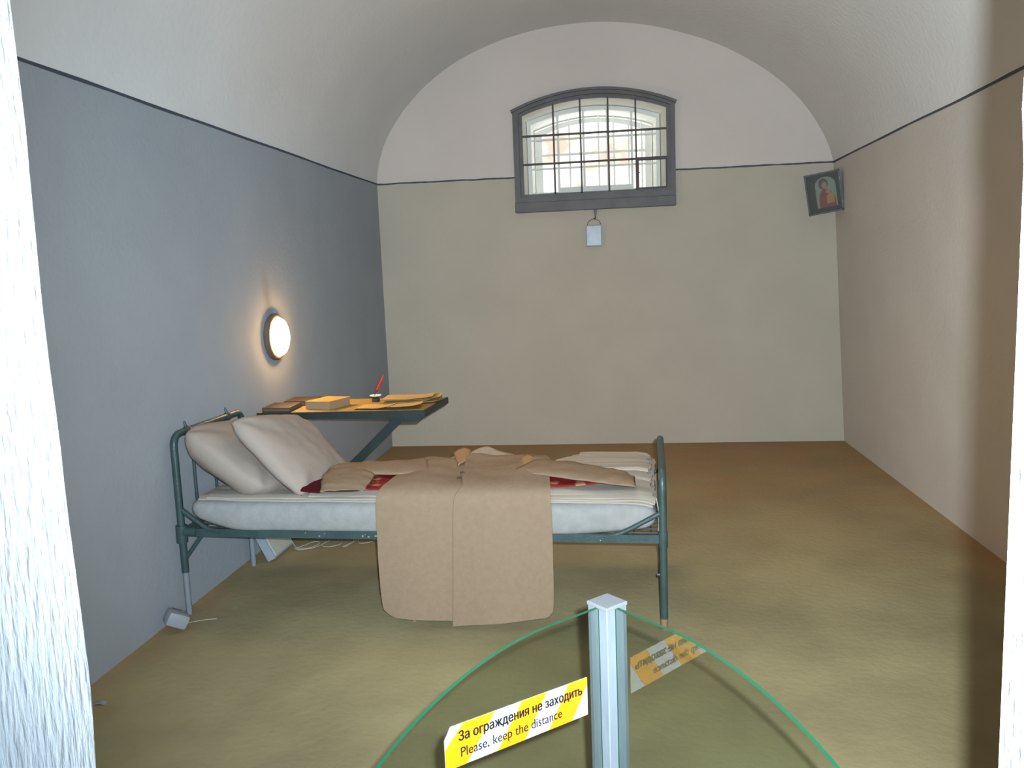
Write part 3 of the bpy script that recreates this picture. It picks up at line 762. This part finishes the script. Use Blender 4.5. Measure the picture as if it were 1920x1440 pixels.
# ------------------------------------------------------------------ coat
coat = empty('coat', (-0.66, 3.40, 0.02), 'beige coat laid over the bed with its skirt hanging down the front', 'coat')
rows_ = [  # y, z, xl, xr
    (3.925, 0.612, -0.80, -0.46), (3.88, 0.622, -0.90, -0.36), (3.80, 0.624, -0.955, -0.33), (3.68, 0.622, -0.985, -0.322), (3.56, 0.618, -1.00, -0.315),
    (3.46, 0.616, -1.012, -0.305), (3.395, 0.610, -1.025, -0.298), (3.352, 0.592, -1.035, -0.294), (3.333, 0.560, -1.040, -0.292),
    (3.326, 0.51, -1.042, -0.290), (3.322, 0.42, -1.042, -0.289), (3.318, 0.30, -1.042, -0.289), (3.314, 0.18, -1.040, -0.290), (3.312, 0.09, -1.036, -0.292), (3.311, 0.02, -1.030, -0.296)]
def row_at(t):
    k = t * (len(rows_) - 1); i = min(int(k), len(rows_) - 2); f = k - i
    def cr(j):
        a = rows_[max(i - 1, 0)][j]; b = rows_[i][j]; c = rows_[i + 1][j]; d = rows_[min(i + 2, len(rows_) - 1)][j]
        return 0.5 * (2 * b + (c - a) * f + (2 * a - 5 * b + 4 * c - d) * f * f + (3 * b - a - 3 * c + d) * f ** 3)
    return [cr(j) for j in range(4)]
def xc_at(t): return table_lookup([(0, -0.70), (0.15, -0.725), (0.3, -0.70), (0.42, -0.672), (0.55, -0.70), (1.0, -0.728)], t)
def coat_pt(u, t, side):
    y, z, xl, xr = row_at(t)
    xc = xc_at(t)
    if side == 0: x = lerp(xl, xc + 0.05, u)
    else: x = lerp(xc, xr, u)
    hang = max(0, (t - 0.55) / 0.45)
    w = min(1, (1 - t) * 2.2)
    z2 = z + (0.010 * nz(x * 5, y * 6, side) + 0.006 * nz(x * 14, y * 11, 4)) * min(1, max(0, (0.5 - t) * 4))
    if t < 0.45: z2 += 0.012 * math.exp(-((x + 0.44) / 0.06) ** 2) * math.sin(PI * t / 0.45) + 0.010 * math.exp(-((x + 0.88) / 0.10) ** 2) * math.sin(PI * t / 0.45)
    # hem curve and rounded lower corners
    if t > 0.5:
        if side == 0:
            hem = 0.030 * (1 - u) + 0.012 * u + 0.035 * max(0, 1 - u / 0.18) ** 2
        else:
            hem = -0.006 * (1 - u) + 0.040 * u + 0.03 * max(0, 1 - (1 - u) / 0.10) ** 3
        z2 += hem * hang ** 3
    y2 = y + (0.008 * math.sin(x * 17 + 1) * hang) - (0.010 * hang ** 2 * (1 if side else 0.4))
    if side == 1:
        y2 -= 0.004 * min(1, t * 2); z2 += 0.007 * max(0, 1 - t * 1.6) + (0.010 * max(0, 1 - u / 0.25) * max(0, 1 - abs(t - 0.2) / 0.25))
    return Vector((x, y2, z2))
def coat_fn(side):
    def f(u, v):
        e = 0.004
        p = coat_pt(u, v, side)
        a = coat_pt(min(1, u + e), v, side) - coat_pt(max(0, u - e), v, side); b = coat_pt(u, min(1, v + e), side) - coat_pt(u, max(0, v - e), side)
        n = b.cross(a)
        if n.y > 0 and abs(n.y) > abs(n.z) or (n.z < 0 and abs(n.z) >= abs(n.y)): n = -n
        return p, n.normalized()
    return f
bm = bmesh.new(); slab(bm, coat_fn(0), 22, 84, 0.007); obj('front_panel', bm, M['coat'], parent=coat, smooth=True)
bm = bmesh.new(); slab(bm, coat_fn(1), 22, 84, 0.007); obj('front_panel', bm, M['coat'], parent=coat, smooth=True)

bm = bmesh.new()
tube(bm, [coat_pt(0.0, 0.30 + 0.70 * k / 60, 1) + Vector((0, -0.001, 0.0)) for k in range(61)], 0.0014, 6)  # thin dark tube draws the shade along the overlap
obj('front_edge_shade', bm, M['edge_shade'], parent=coat, label='painted shade line along the overlapping front edge')
def sleeve(path, hws, hh, name='sleeve', seed=0, s_end=None):
    bm = bmesh.new(); P = smoothpath(path, 8); n = len(P); rings = []; seg = 20
    for i, p in enumerate(P):
        t = i / (n - 1); d = (P[min(i + 1, n - 1)] - P[max(i - 1, 0)]); d.z = 0; d.normalize(); s = Vector((d.y, -d.x, 0))
        if s_end and t > 0.6: s = s.lerp(Vector(s_end), (t - 0.6) / 0.4).normalized()
        hw = table_lookup(hws, t); fl = 1 - 0.55 * max(0, (t - 0.8) / 0.2)
        ring = []
        for k in range(seg):
            a = 2 * PI * k / seg
            w = 1 + 0.10 * nz(t * 7 + seed, math.cos(a), math.sin(a))
            zz = fl * math.sin(a) * hh * (1 if math.sin(a) > 0 else 0.7) * w + (0.007 * nz(t * 8 + seed, math.cos(a) * 2, 2) if math.sin(a) > 0 else 0)
            ring.append(bm.verts.new(p + s * math.cos(a) * hw * w + Vector((0, 0, zz))))
        rings.append(ring)
    for a, b in zip(rings, rings[1:]):
        for k in range(seg): bm.faces.new((a[k], a[(k + 1) % seg], b[(k + 1) % seg], b[k]))
    # open cuff: turn inside
    last = rings[-1]; c = sum((v.co for v in last), Vector()) / seg; dirv = (P[-1] - P[-2]).normalized()
    inn = [bm.verts.new(c + (v.co - c) * 0.90 - dirv * 0.006) for v in last]; deep = [bm.verts.new(c + (v.co - c) * 0.86 - dirv * 0.05) for v in last]
    for k in range(seg):
        bm.faces.new((last[k], last[(k + 1) % seg], inn[(k + 1) % seg], inn[k]))
        f = bm.faces.new((inn[k], inn[(k + 1) % seg], deep[(k + 1) % seg], deep[k])); f.material_index = 1
    f = bm.faces.new(deep); f.material_index = 1
    bm.faces.new(rings[0][::-1])
    return obj(name, bm, [M['coat'], M['coat_dark']], parent=coat, smooth='all')
sleeve([(-0.90, 3.725, 0.618), (-1.03, 3.69, 0.622), (-1.17, 3.69, 0.618), (-1.30, 3.71, 0.612), (-1.36, 3.71, 0.610)], [(0, 0.15), (0.5, 0.125), (1, 0.075)], 0.018, 'upper_sleeve', 2)
sleeve([(-1.27, 3.72, 0.618), (-1.245, 3.62, 0.624), (-1.215, 3.50, 0.622), (-1.195, 3.40, 0.614), (-1.188, 3.325, 0.603)], [(0, 0.10), (0.5, 0.118), (1, 0.092)], 0.016, 'sleeve_cuff_end', 6)
sleeve([(-0.42, 3.68, 0.622), (-0.30, 3.63, 0.626), (-0.15, 3.548, 0.622), (-0.03, 3.482, 0.617), (0.058, 3.438, 0.609)], [(0, 0.14), (0.5, 0.122), (1, 0.088)], 0.018, 'sleeve', 9, (0.0, -1.0, 0))
# collar: a standing strip around the neck and two turned lapels
bm = bmesh.new()
cp = smoothpath([(-0.795, 3.80, 0.622), (-0.79, 3.88, 0.628), (-0.73, 3.925, 0.628), (-0.64, 3.94, 0.63), (-0.55, 3.92, 0.628), (-0.50, 3.86, 0.626), (-0.48, 3.80, 0.624)], 6)
def colf(u, v):
    i = u * (len(cp) - 1); k = min(int(i), len(cp) - 2); p = cp[k].lerp(cp[k + 1], i - k) - Vector((0, 0.01, 0.016))
    hh = 0.020 * math.sin(PI * min(1, max(0.04, u))) ** 0.4 + 0.030 * math.exp(-((u - 0.47) / 0.085) ** 2) + 0.006 * nz(u * 12, 3)
    out = (p - Vector((-0.64, 3.82, p.z))).normalized()
    bend = math.sin(v * PI * 0.75)
    return p + Vector((0, 0, hh * bend)) + out * 0.030 * v * v, Vector((out.x, out.y, 0.2)).normalized()
slab(bm, colf, 36, 8, 0.005)
obj('collar', bm, M['coat'], parent=coat, smooth=True)
def lapel(f0, f1, o0, o1, dip):
    """a turned corner between the fold line f0-f1 and the free edge o0-o1"""
    f0, f1, o0, o1 = map(Vector, (f0, f1, o0, o1)); bm = bmesh.new()
    def f(u, v):
        p = f0.lerp(f1, v).lerp(o0.lerp(o1, v), u)
        p.z += 0.016 * math.sin(PI * min(1, u * 0.9 + 0.05)) * (1 - 0.5 * v) - dip * u * u + 0.003 * nz(u * 4, v * 4, f0.x)
        return p, Vector((0, 0, 1))
    slab(bm, f, 8, 12, 0.004)
    obj('lapel', bm, M['coat_in'], parent=coat, smooth='all', label='orange beige turned lapel')
lapel((-0.815, 3.92, 0.634), (-0.745, 3.68, 0.630), (-0.735, 3.955, 0.648), (-0.705, 3.78, 0.632), 0.004)
lapel((-0.400, 3.80, 0.634), (-0.425, 3.58, 0.628), (-0.462, 3.77, 0.642), (-0.452, 3.66, 0.630), 0.003)
for x, y in ((-0.700, 3.545), (-0.695, 3.452)):
    bm = bmesh.new(); box(bm, (x - 0.012, y - 0.005, 0.624), (x + 0.008, y + 0.004, 0.633), xf=None, bev=0.002); obj('fastening', bm, M['coat_dark'], parent=coat)

# ------------------------------------------------------------------ wall table
tb = empty('wall_table', (-1.53, 4.62, 0.0), 'narrow table board fixed to the left wall on a dark green iron bracket', 'table')
TZ = 0.775
tl = [(-2.03, 4.385), (-1.065, 4.375), (-1.035, 4.835), (-2.03, 4.855)]
bm = bmesh.new(); prism(bm, [(x, y, TZ - 0.018) for x, y in tl], (0, 0, 0.018)); obj('tabletop', bm, M['table_wood'], parent=tb)
def edge_bar(name, a, b, w, z0, z1, **kw):
    a = Vector((a[0], a[1], 0)); b = Vector((b[0], b[1], 0)); d = (b - a).normalized(); n = Vector((d.y, -d.x, 0)) * w
    bm = bmesh.new(); prism(bm, [a + Vector((0, 0, z0)), b + Vector((0, 0, z0)), b + n + Vector((0, 0, z0)), a + n + Vector((0, 0, z0))], (0, 0, z1 - z0)); return obj(name, bm, M['table_green'], parent=tb, **kw)
edge_bar('front_rail', (-2.025, 4.385), (-1.060, 4.375), 0.010, TZ - 0.040, TZ + 0.001)
edge_bar('end_rail', (-1.065, 4.370), (-1.032, 4.840), 0.010, TZ - 0.036, TZ + 0.001)
bm = bmesh.new(); prism(bm, [(-1.235, 4.388, 0.737), (-1.085, 4.388, 0.737), (-1.085, 4.388, 0.722), (-1.100, 4.388, 0.708), (-1.205, 4.388, 0.708), (-1.235, 4.388, 0.722)], (0, 0.10, 0)); obj('bracket_block', bm, M['table_green'], parent=tb)
bm = bmesh.new()
a = Vector((-1.205, 4.40, 0.735)); b = Vector((-1.995, 4.40, 0.0))
d = (b - a).normalized(); pn = Vector((d.z, 0, -d.x)) * 0.024
prism(bm, [a + pn, b + pn, b - pn, a - pn], (0, 0.022, 0)); obj('brace', bm, M['table_green'], parent=tb)
bm = bmesh.new(); prism(bm, [(-2.025, 4.40, 0.0), (-1.99, 4.40, 0.0), (-1.99, 4.40, 0.735), (-2.025, 4.40, 0.735)], (0, 0.02, 0)); obj('wall_bar', bm, M['table_green'], parent=tb)

# books
def book(name, label, corners, z, th, cover, pages, ct=0.004, back_over=0.004):
    """corners: front-left, front-right, back-right, back-left in plan"""
    r = empty(name, (sum(c[0] for c in corners) / 4, sum(c[1] for c in corners) / 4, z), label, 'book', 'books on the wall table')
    P = [Vector((c[0], c[1], 0)) for c in corners]; cen = sum(P, Vector()) / 4
    for zz in (z, z + th - ct):
        bm = bmesh.new(); prism(bm, [p + Vector((0, 0, zz)) for p in P], (0, 0, ct)); obj('cover', bm, cover, parent=r)
    bm = bmesh.new(); prism(bm, [cen + (p - cen) * 0.965 + Vector((0, 0, z + ct)) for p in P], (0, 0, th - 2 * ct)); obj('page_block', bm, pages, parent=r)
    bm = bmesh.new(); prism(bm, [p + Vector((0, 0, z + ct)) for p in (P[3], P[0], P[0] + (P[1] - P[0]) * 0.03, P[3] + (P[2] - P[3]) * 0.03)], (0, 0, th - 2 * ct)); obj('spine', bm, cover, parent=r)
    return r
book('book', 'flat dark brown book at the wall end of the table', [(-2.00, 4.398), (-1.835, 4.390), (-1.845, 4.60), (-2.01, 4.60)], TZ + 0.001, 0.024, M['book_brown'], M['pages_grey'])
book('book', 'thicker ochre book with pale page edges in the middle of the table', [(-1.775, 4.475), (-1.622, 4.445), (-1.560, 4.63), (-1.715, 4.665)], TZ + 0.001, 0.046, M['book_yellow'], M['pages'])
book('book', 'thin brown book partly behind the ochre book by the wall', [(-1.965, 4.625), (-1.79, 4.615), (-1.80, 4.80), (-1.97, 4.80)], TZ + 0.001, 0.026, M['book_brown'], M['pages_grey'])

# inkwell and pen
iw = empty('inkwell', (-1.435, 4.72, TZ), 'tiny dark inkwell with a white rim standing behind the papers on the table', 'inkwell')
bm = bmesh.new(); lathe(bm, [(0.022, 0.0), (0.024, 0.004), (0.024, 0.020), (0.014, 0.026), (0.012, 0.030)], (-1.435, 4.72, TZ + 0.001), 'Z', 24); obj('bottle', bm, M['ink'], parent=iw, smooth=True)
bm = bmesh.new(); lathe(bm, [(0.013, 0.029), (0.030, 0.033), (0.036, 0.037), (0.034, 0.039), (0.016, 0.035)], (-1.435, 4.72, TZ + 0.001), 'Z', 24); obj('rim_dish', bm, M['white_porc'], parent=iw, smooth=True, label='white rim')
pn_ = empty('dip_pen', (-1.425, 4.70, TZ + 0.03), 'slim red pen standing tilted in the inkwell', 'pen')
p0 = Vector((-1.442, 4.722, TZ + 0.036)); p1 = Vector((-1.372, 4.700, 0.935))
bm = bmesh.new(); tube(bm, [p0.lerp(p1, 0.30), p0.lerp(p1, 0.5), p0.lerp(p1, 0.75), p1], 0.005, 10, rad=lambda t: 0.0048 + 0.002 * math.sin(PI * min(1, t + 0.2)) - 0.0015 * t); obj('holder', bm, M['pen_red'], parent=pn_, smooth=True)
bm = bmesh.new(); tube(bm, [p0, p0.lerp(p1, 0.31)], 0.003, 8, rad=lambda t: 0.0012 + 0.003 * t); obj('nib', bm, M['book_brown'], parent=pn_, smooth=True, label='dark nib end')

# papers
def sheet_of_paper(label, c, w, h, rot, z, curl, seed, group):
    bm = bmesh.new(); R = Matrix.Rotation(rot, 3, 'Z')
    def f(u, v):
        a = (u - 0.5) * w; b = (v - 0.5) * h
        ra = 0.006 * nz(v * 9 + seed, seed, 1) * (1 if u > 0.9 else 0)
        p = R @ Vector((a + ra, b, 0))
        zz = z + curl * (max(0, u - 0.55) / 0.45) ** 2 + curl * 0.6 * (max(0, 0.3 - v) / 0.3) ** 2 + 0.002 * (1 + nz(a * 12 + seed, b * 12))
        return Vector((c[0] + p.x, c[1] + p.y, zz)), Vector((0, 0, 1))
    slab(bm, f, 14, 10, 0.0012)
    obj('paper_sheet', bm, M['paper'], smooth=True, label=label, cat='paper', group=group)
g_ = 'yellowed papers on the wall table'
sheet_of_paper('yellowed paper sheet at the front edge of the table below the inkwell', (-1.375, 4.500), 0.20, 0.17, -0.10, TZ + 0.002, 0.010, 1, g_)
sheet_of_paper('yellowed paper sheet lying front right, over the corner of its neighbour sheet', (-1.195, 4.490), 0.19, 0.16, 0.12, TZ + 0.009, 0.012, 2, g_)
for k in range(6):
    sheet_of_paper('yellowed paper sheet in the ragged edged pile at the outer table end', (-1.215 + 0.016 * math.sin(k * 2.1), 4.715 + 0.012 * math.cos(k * 1.7)), 0.30 + 0.02 * math.sin(k * 1.9), 0.22, 0.13 * math.sin(k * 1.7 + 0.4), TZ + 0.002 + 0.0042 * k, 0.003 + 0.0015 * k, 5 + k, g_)

# ------------------------------------------------------------------ things on the floor by the left wall
sn = empty('sensor_box', (-1.955, 3.26, 0.0), 'small white plastic sensor box with a grey slot on the floor at the left wall', 'sensor')
T = Matrix.Translation((-1.950, 3.255, 0.052)) @ Matrix.Rotation(math.radians(40), 4, 'Z') @ Matrix.Rotation(math.radians(30), 4, 'Y')
bm = bmesh.new(); box(bm, (-0.050, -0.042, -0.032), (0.044, 0.042, 0.032), xf=T, bev=0.017); obj('housing', bm, M['white_plastic'], parent=sn, smooth=True)
bm = bmesh.new(); box(bm, (-0.030, 0.018, 0.0295), (0.016, 0.034, 0.0330), xf=T); obj('slot', bm, M['grey_plastic'], parent=sn, label='grey slot')
bm = bmesh.new(); tube(bm, smoothpath([(-1.935, 3.29, 0.015), (-1.91, 3.335, 0.006), (-1.87, 3.36, 0.004), (-1.825, 3.37, 0.004)]), 0.0022, 6); obj('cord', bm, M['cable_white'], parent=sn, label='thin pale cord')

bx = empty('leaning_box', (-1.93, 4.25, 0.0), 'flat white box leaning on the left wall under the bed', 'box')
un = Vector((-0.44, 0, 0.898)); nn = Vector((0.898, 0, 0.44)); o = Vector((-1.905, 4.11, 0.002))
def LB(a, y, c): return o + un * a + Vector((0, y, 0)) + nn * c
def lbox(bm, a0, a1, y0, y1, c0, c1):
    vv = [bm.verts.new(LB(a, y, c)) for a in (a0, a1) for y in (y0, y1) for c in (c0, c1)]
    for q in [(0, 1, 3, 2), (4, 6, 7, 5), (0, 4, 5, 1), (2, 3, 7, 6), (0, 2, 6, 4), (1, 5, 7, 3)]: bm.faces.new([vv[i] for i in q])
bm = bmesh.new(); lbox(bm, 0, 0.265, 0, 0.255, 0, 0.048); bmesh.ops.bevel(bm, geom=list(bm.edges), offset=0.003, segments=2, affect='EDGES'); obj('casing', bm, M['box_white'], parent=bx)
bm = bmesh.new(); lbox(bm, 0.01, 0.255, 0.012, 0.243, 0.048, 0.054); obj('cover_panel', bm, M['box_cream'], parent=bx, label='paler greenish cover panel')

cb = bmesh.new()
tube(cb, smoothpath([(-1.845, 4.31, 0.05), (-1.835, 4.34, 0.006), (-1.80, 4.40, 0.004), (-1.775, 4.445, 0.004), (-1.735, 4.44, 0.004), (-1.735, 4.38, 0.004), (-1.775, 4.33, 0.004), (-1.84, 4.325, 0.006), (-1.80, 4.30, 0.006),
      (-1.73, 4.34, 0.006), (-1.70, 4.42, 0.005), (-1.715, 4.50, 0.005), (-1.69, 4.47, 0.004), (-1.70, 4.38, 0.004), (-1.65, 4.36, 0.004), (-1.60, 4.41, 0.004), (-1.62, 4.50, 0.004), (-1.57, 4.52, 0.004),
      (-1.54, 4.45, 0.004), (-1.57, 4.36, 0.005), (-1.55, 4.37, 0.006), (-1.52, 4.47, 0.008), (-1.50, 4.43, 0.004), (-1.47, 4.42, 0.004), (-1.42, 4.46, 0.004), (-1.36, 4.55, 0.004)], 8), 0.0028, 6)
obj('loose_cable', cb, M['cable_white'], smooth='all', label='thin off white cable curling on the floor under the bed', cat='cable')

bm = bmesh.new(); slab(bm, lambda u, v: (Vector((lerp(-1.925, -1.88, u), lerp(2.615, 2.635, v), 0.005 + 0.006 * math.sin(u * PI))), Vector((0, 0, 1))), 8, 3, 0.004)
obj('plaster_scrap', bm, M['debris'], label='tiny pale scrap on the floor near the left door jamb', cat='scrap')

# ------------------------------------------------------------------ glass barrier
PC = Vector((-0.0335, 1.577, 0)); PZ = 0.848
DL = Vector((-1, -1, 0)).normalized(); DR = Vector((1, -1, 0)).normalized()
br = empty('glass_barrier', (PC.x, PC.y, 0), 'low barrier of two glass panels meeting at a square aluminium post', 'barrier')
hs = 0.0275
def post_profile():
    # square of half size hs in the (DR, -DL) frame with a groove in the middle of each face
    ex, ey = DR, -DL
    pts = []; g, gd, c = 0.0055, 0.008, 0.002
    side = [(-hs + c, -hs), (-g, -hs), (-g, -hs + gd), (g, -hs + gd), (g, -hs), (hs - c, -hs)]
    for k in range(4):
        a = k * PI / 2
        for x, y in side: pts.append((x * math.cos(a) - y * math.sin(a), x * math.sin(a) + y * math.cos(a)))
    return [PC + ex * x + ey * y for x, y in pts]
bm = bmesh.new(); prism(bm, [p + Vector((0, 0, 0.008)) for p in post_profile()], (0, 0, PZ - 0.008 - 0.006)); po = obj('post', bm, M['alu'], parent=br)
bm = bmesh.new()
XF = Matrix.Translation(PC) @ Matrix.Rotation(-PI / 4, 4, 'Z')
box(bm, (-hs - 0.001, -hs - 0.001, PZ - 0.006), (hs + 0.001, hs + 0.001, PZ + 0.002), xf=XF, bev=0.0018); obj('post_cap', bm, M['cap'], parent=po, label='grey post cap')
bm = bmesh.new(); box(bm, (-0.06, -0.06, 0.0), (0.06, 0.06, 0.008), xf=XF, bev=0.002); obj('base_plate', bm, M['alu'], parent=br)
def panel(d, rtop=0.60, ustart=0.15, zt=0.843):
    nrm = Vector((-d.y, d.x, 0))
    prof = [(0.0205, 0.05), (0.0205, zt)] + [(ustart + rtop * math.sin(a), zt - rtop + rtop * math.cos(a)) for a in [k * PI / 2 / 40 for k in range(41)]] + [(ustart + rtop, 0.05)]
    pts = [PC + d * u + Vector((0, 0, z)) - nrm * 0.004 for u, z in prof]
    bm = bmesh.new(); a, b = prism(bm, pts, nrm * 0.008)
    for f in bm.faces: f.material_index = 0 if len(f.verts) > 10 else 1
    return bm
gl = obj('glass_panel', panel(DL), [M['glass'], M['glass_edge']], parent=br, label='glass panel left of the post, carrying the striped notice')
gR = obj('glass_panel', panel(DR), [M['glass'], M['glass_edge']], parent=br, label='plain glass panel right of the post')

# notice on the left panel: frame (tx, z, n) with tx running towards the post
TX = -DL; TN = Vector((1, -1, 0)).normalized()
def LP(u, z, n): return PC + DL * u + Vector((0, 0, z)) + TN * n
lab = bmesh.new()
U0, U1 = 0.396, 0.064                      # outer and inner ends
def top(u): return 0.7135 + (u - U1) * (0.7335 - 0.7135) / (U0 - U1)
def bot(u): return 0.6360 + (u - U1) * (0.6560 - 0.6360) / (U0 - U1)
outline = [(U0, top(U0) - 0.022), (U0 - 0.014, top(U0 - 0.014)), (U1, top(U1)), (U1, bot(U1)), (U0, bot(U0))]
prism(lab, [LP(u, z, 0.0045) for u, z in outline], TN * 0.0008, 0)
# yellow diagonal stripes, (u at the top edge, u at the bottom edge) of each side
def stripe(ut0, ut1, ub0, ub1, clip=None):
    pts = clip or [(ut0, top(ut0)), (ut1, top(ut1)), (ub1, bot(ub1)), (ub0, bot(ub0))]
    quad(lab, [LP(u, z, 0.0056) for u, z in pts], 1)
STR = [((0.355, 0.284), None), ((0.222, 0.160), (0.288, 0.222)), ((0.108, 0.064), (0.161, 0.106))]
stripe(0, 0, 0, 0, [(0.356, top(0.356)), (0.287, top(0.287)), (0.352, bot(0.352)), (U0, bot(U0)), (U0, bot(U0) + 0.038)])
stripe(0.226, 0.166, 0.285, 0.222)
stripe(0.112, 0.0, 0.163, 0.108, [(0.112, top(0.112)), (U1, top(U1)), (U1, top(U1) - 0.014), (0.106, bot(0.106)), (0.164, bot(0.164))])
def text_triangles(txt):
    """outline the words and fill every stroke on its own (strokes of a glyph may overlap)"""
    cu = bpy.data.curves.new('t', 'FONT'); cu.body = txt; cu.size = 1.0; cu.resolution_u = 4; cu.fill_mode = 'NONE'
    ob = bpy.data.objects.new('t', cu); COL.objects.link(ob)
    dg = bpy.context.evaluated_depsgraph_get(); dg.update(); me = bpy.data.meshes.new_from_object(ob.evaluated_get(dg))
    bpy.data.objects.remove(ob); bpy.data.curves.remove(cu)
    nb = {}
    for e in me.edges:
        i, j = e.vertices; nb.setdefault(i, []).append(j); nb.setdefault(j, []).append(i)
    seen = set(); loops = []
    for st in sorted(nb):
        if st in seen: continue
        lp_ = [st]; seen.add(st); cur = st
        while True:
            nxt = [k for k in nb[cur] if k not in seen]
            if not nxt: break
            # keep the stored direction of the outline
            cur = min(nxt) if cur == st else nxt[0]
            seen.add(cur); lp_.append(cur)
        loops.append([Vector((me.vertices[i].co.x, me.vertices[i].co.y, 0)) for i in lp_])
    bpy.data.meshes.remove(me)
    loops = [l for l in loops if len(l) > 2]
    vs2 = [Vector((p.x, p.y)) for l in loops for p in l]; es2 = []; base = 0
    for l in loops:
        es2 += [(base + i, base + (i + 1) % len(l)) for i in range(len(l))]; base += len(l)
    ov, oe, of, *_r = mathutils.geometry.delaunay_2d_cdt(vs2, es2, [], 0, 1e-5)
    spans = [(min(p.x for p in l), max(p.x for p in l), l) for l in loops]
    def winding(x, y):
        w = 0
        for x0_, x1_, l in spans:
            if not x0_ <= x <= x1_: continue
            for i in range(len(l)):
                p, q = l[i - 1], l[i]
                if (p.y <= y) != (q.y <= y):
                    xi = p.x + (y - p.y) / (q.y - p.y) * (q.x - p.x)
                    if xi > x: w += 1 if q.y > p.y else -1
        return w
    tris = []
    for f in of:
        c = sum((ov[i] for i in f), Vector((0, 0))) / len(f)
        if winding(c.x, c.y): tris.append([Vector((ov[i].x, ov[i].y, 0)) for i in f])
    return tris
def add_text(txt, u_start, z_start, u_end, size, shifts):
    tris = text_triangles(txt)
    xs = [p.x for t in tris for p in t]; x0, x1 = min(xs), max(xs); k = (u_start - u_end) / (x1 - x0)
    slope = -(0.7335 - 0.7135) / (U0 - U1)
    for q, (dx, dy) in enumerate(shifts):
        for t in tris:
            pts = []
            for co in t:
                sx = (co.x - x0) * k + dx
                pts.append(LP(u_start - sx, z_start + co.y * size + dy + slope * sx, 0.0064 + 0.00012 * q))
            f = lab.faces.new([lab.verts.new(p) for p in pts]); f.material_index = 2
add_text('За ограждения не заходить', 0.367, 0.7010, 0.079, 0.0250, [(-0.0007, 0), (0.0007, 0), (0, 0.0003), (0.0002, -0.0003)])
add_text('Please, keep the distance', 0.364, 0.6705, 0.132, 0.0255, [(0, 0), (0.0003, 0)])
bmesh.ops.recalc_face_normals(lab, faces=[f for f in lab.faces if f.material_index == 0])
obj('warning_notice', lab, [M['label_white'], M['label_yellow'], M['label_ink']], parent=gl, label='yellow and white striped notice in two languages')
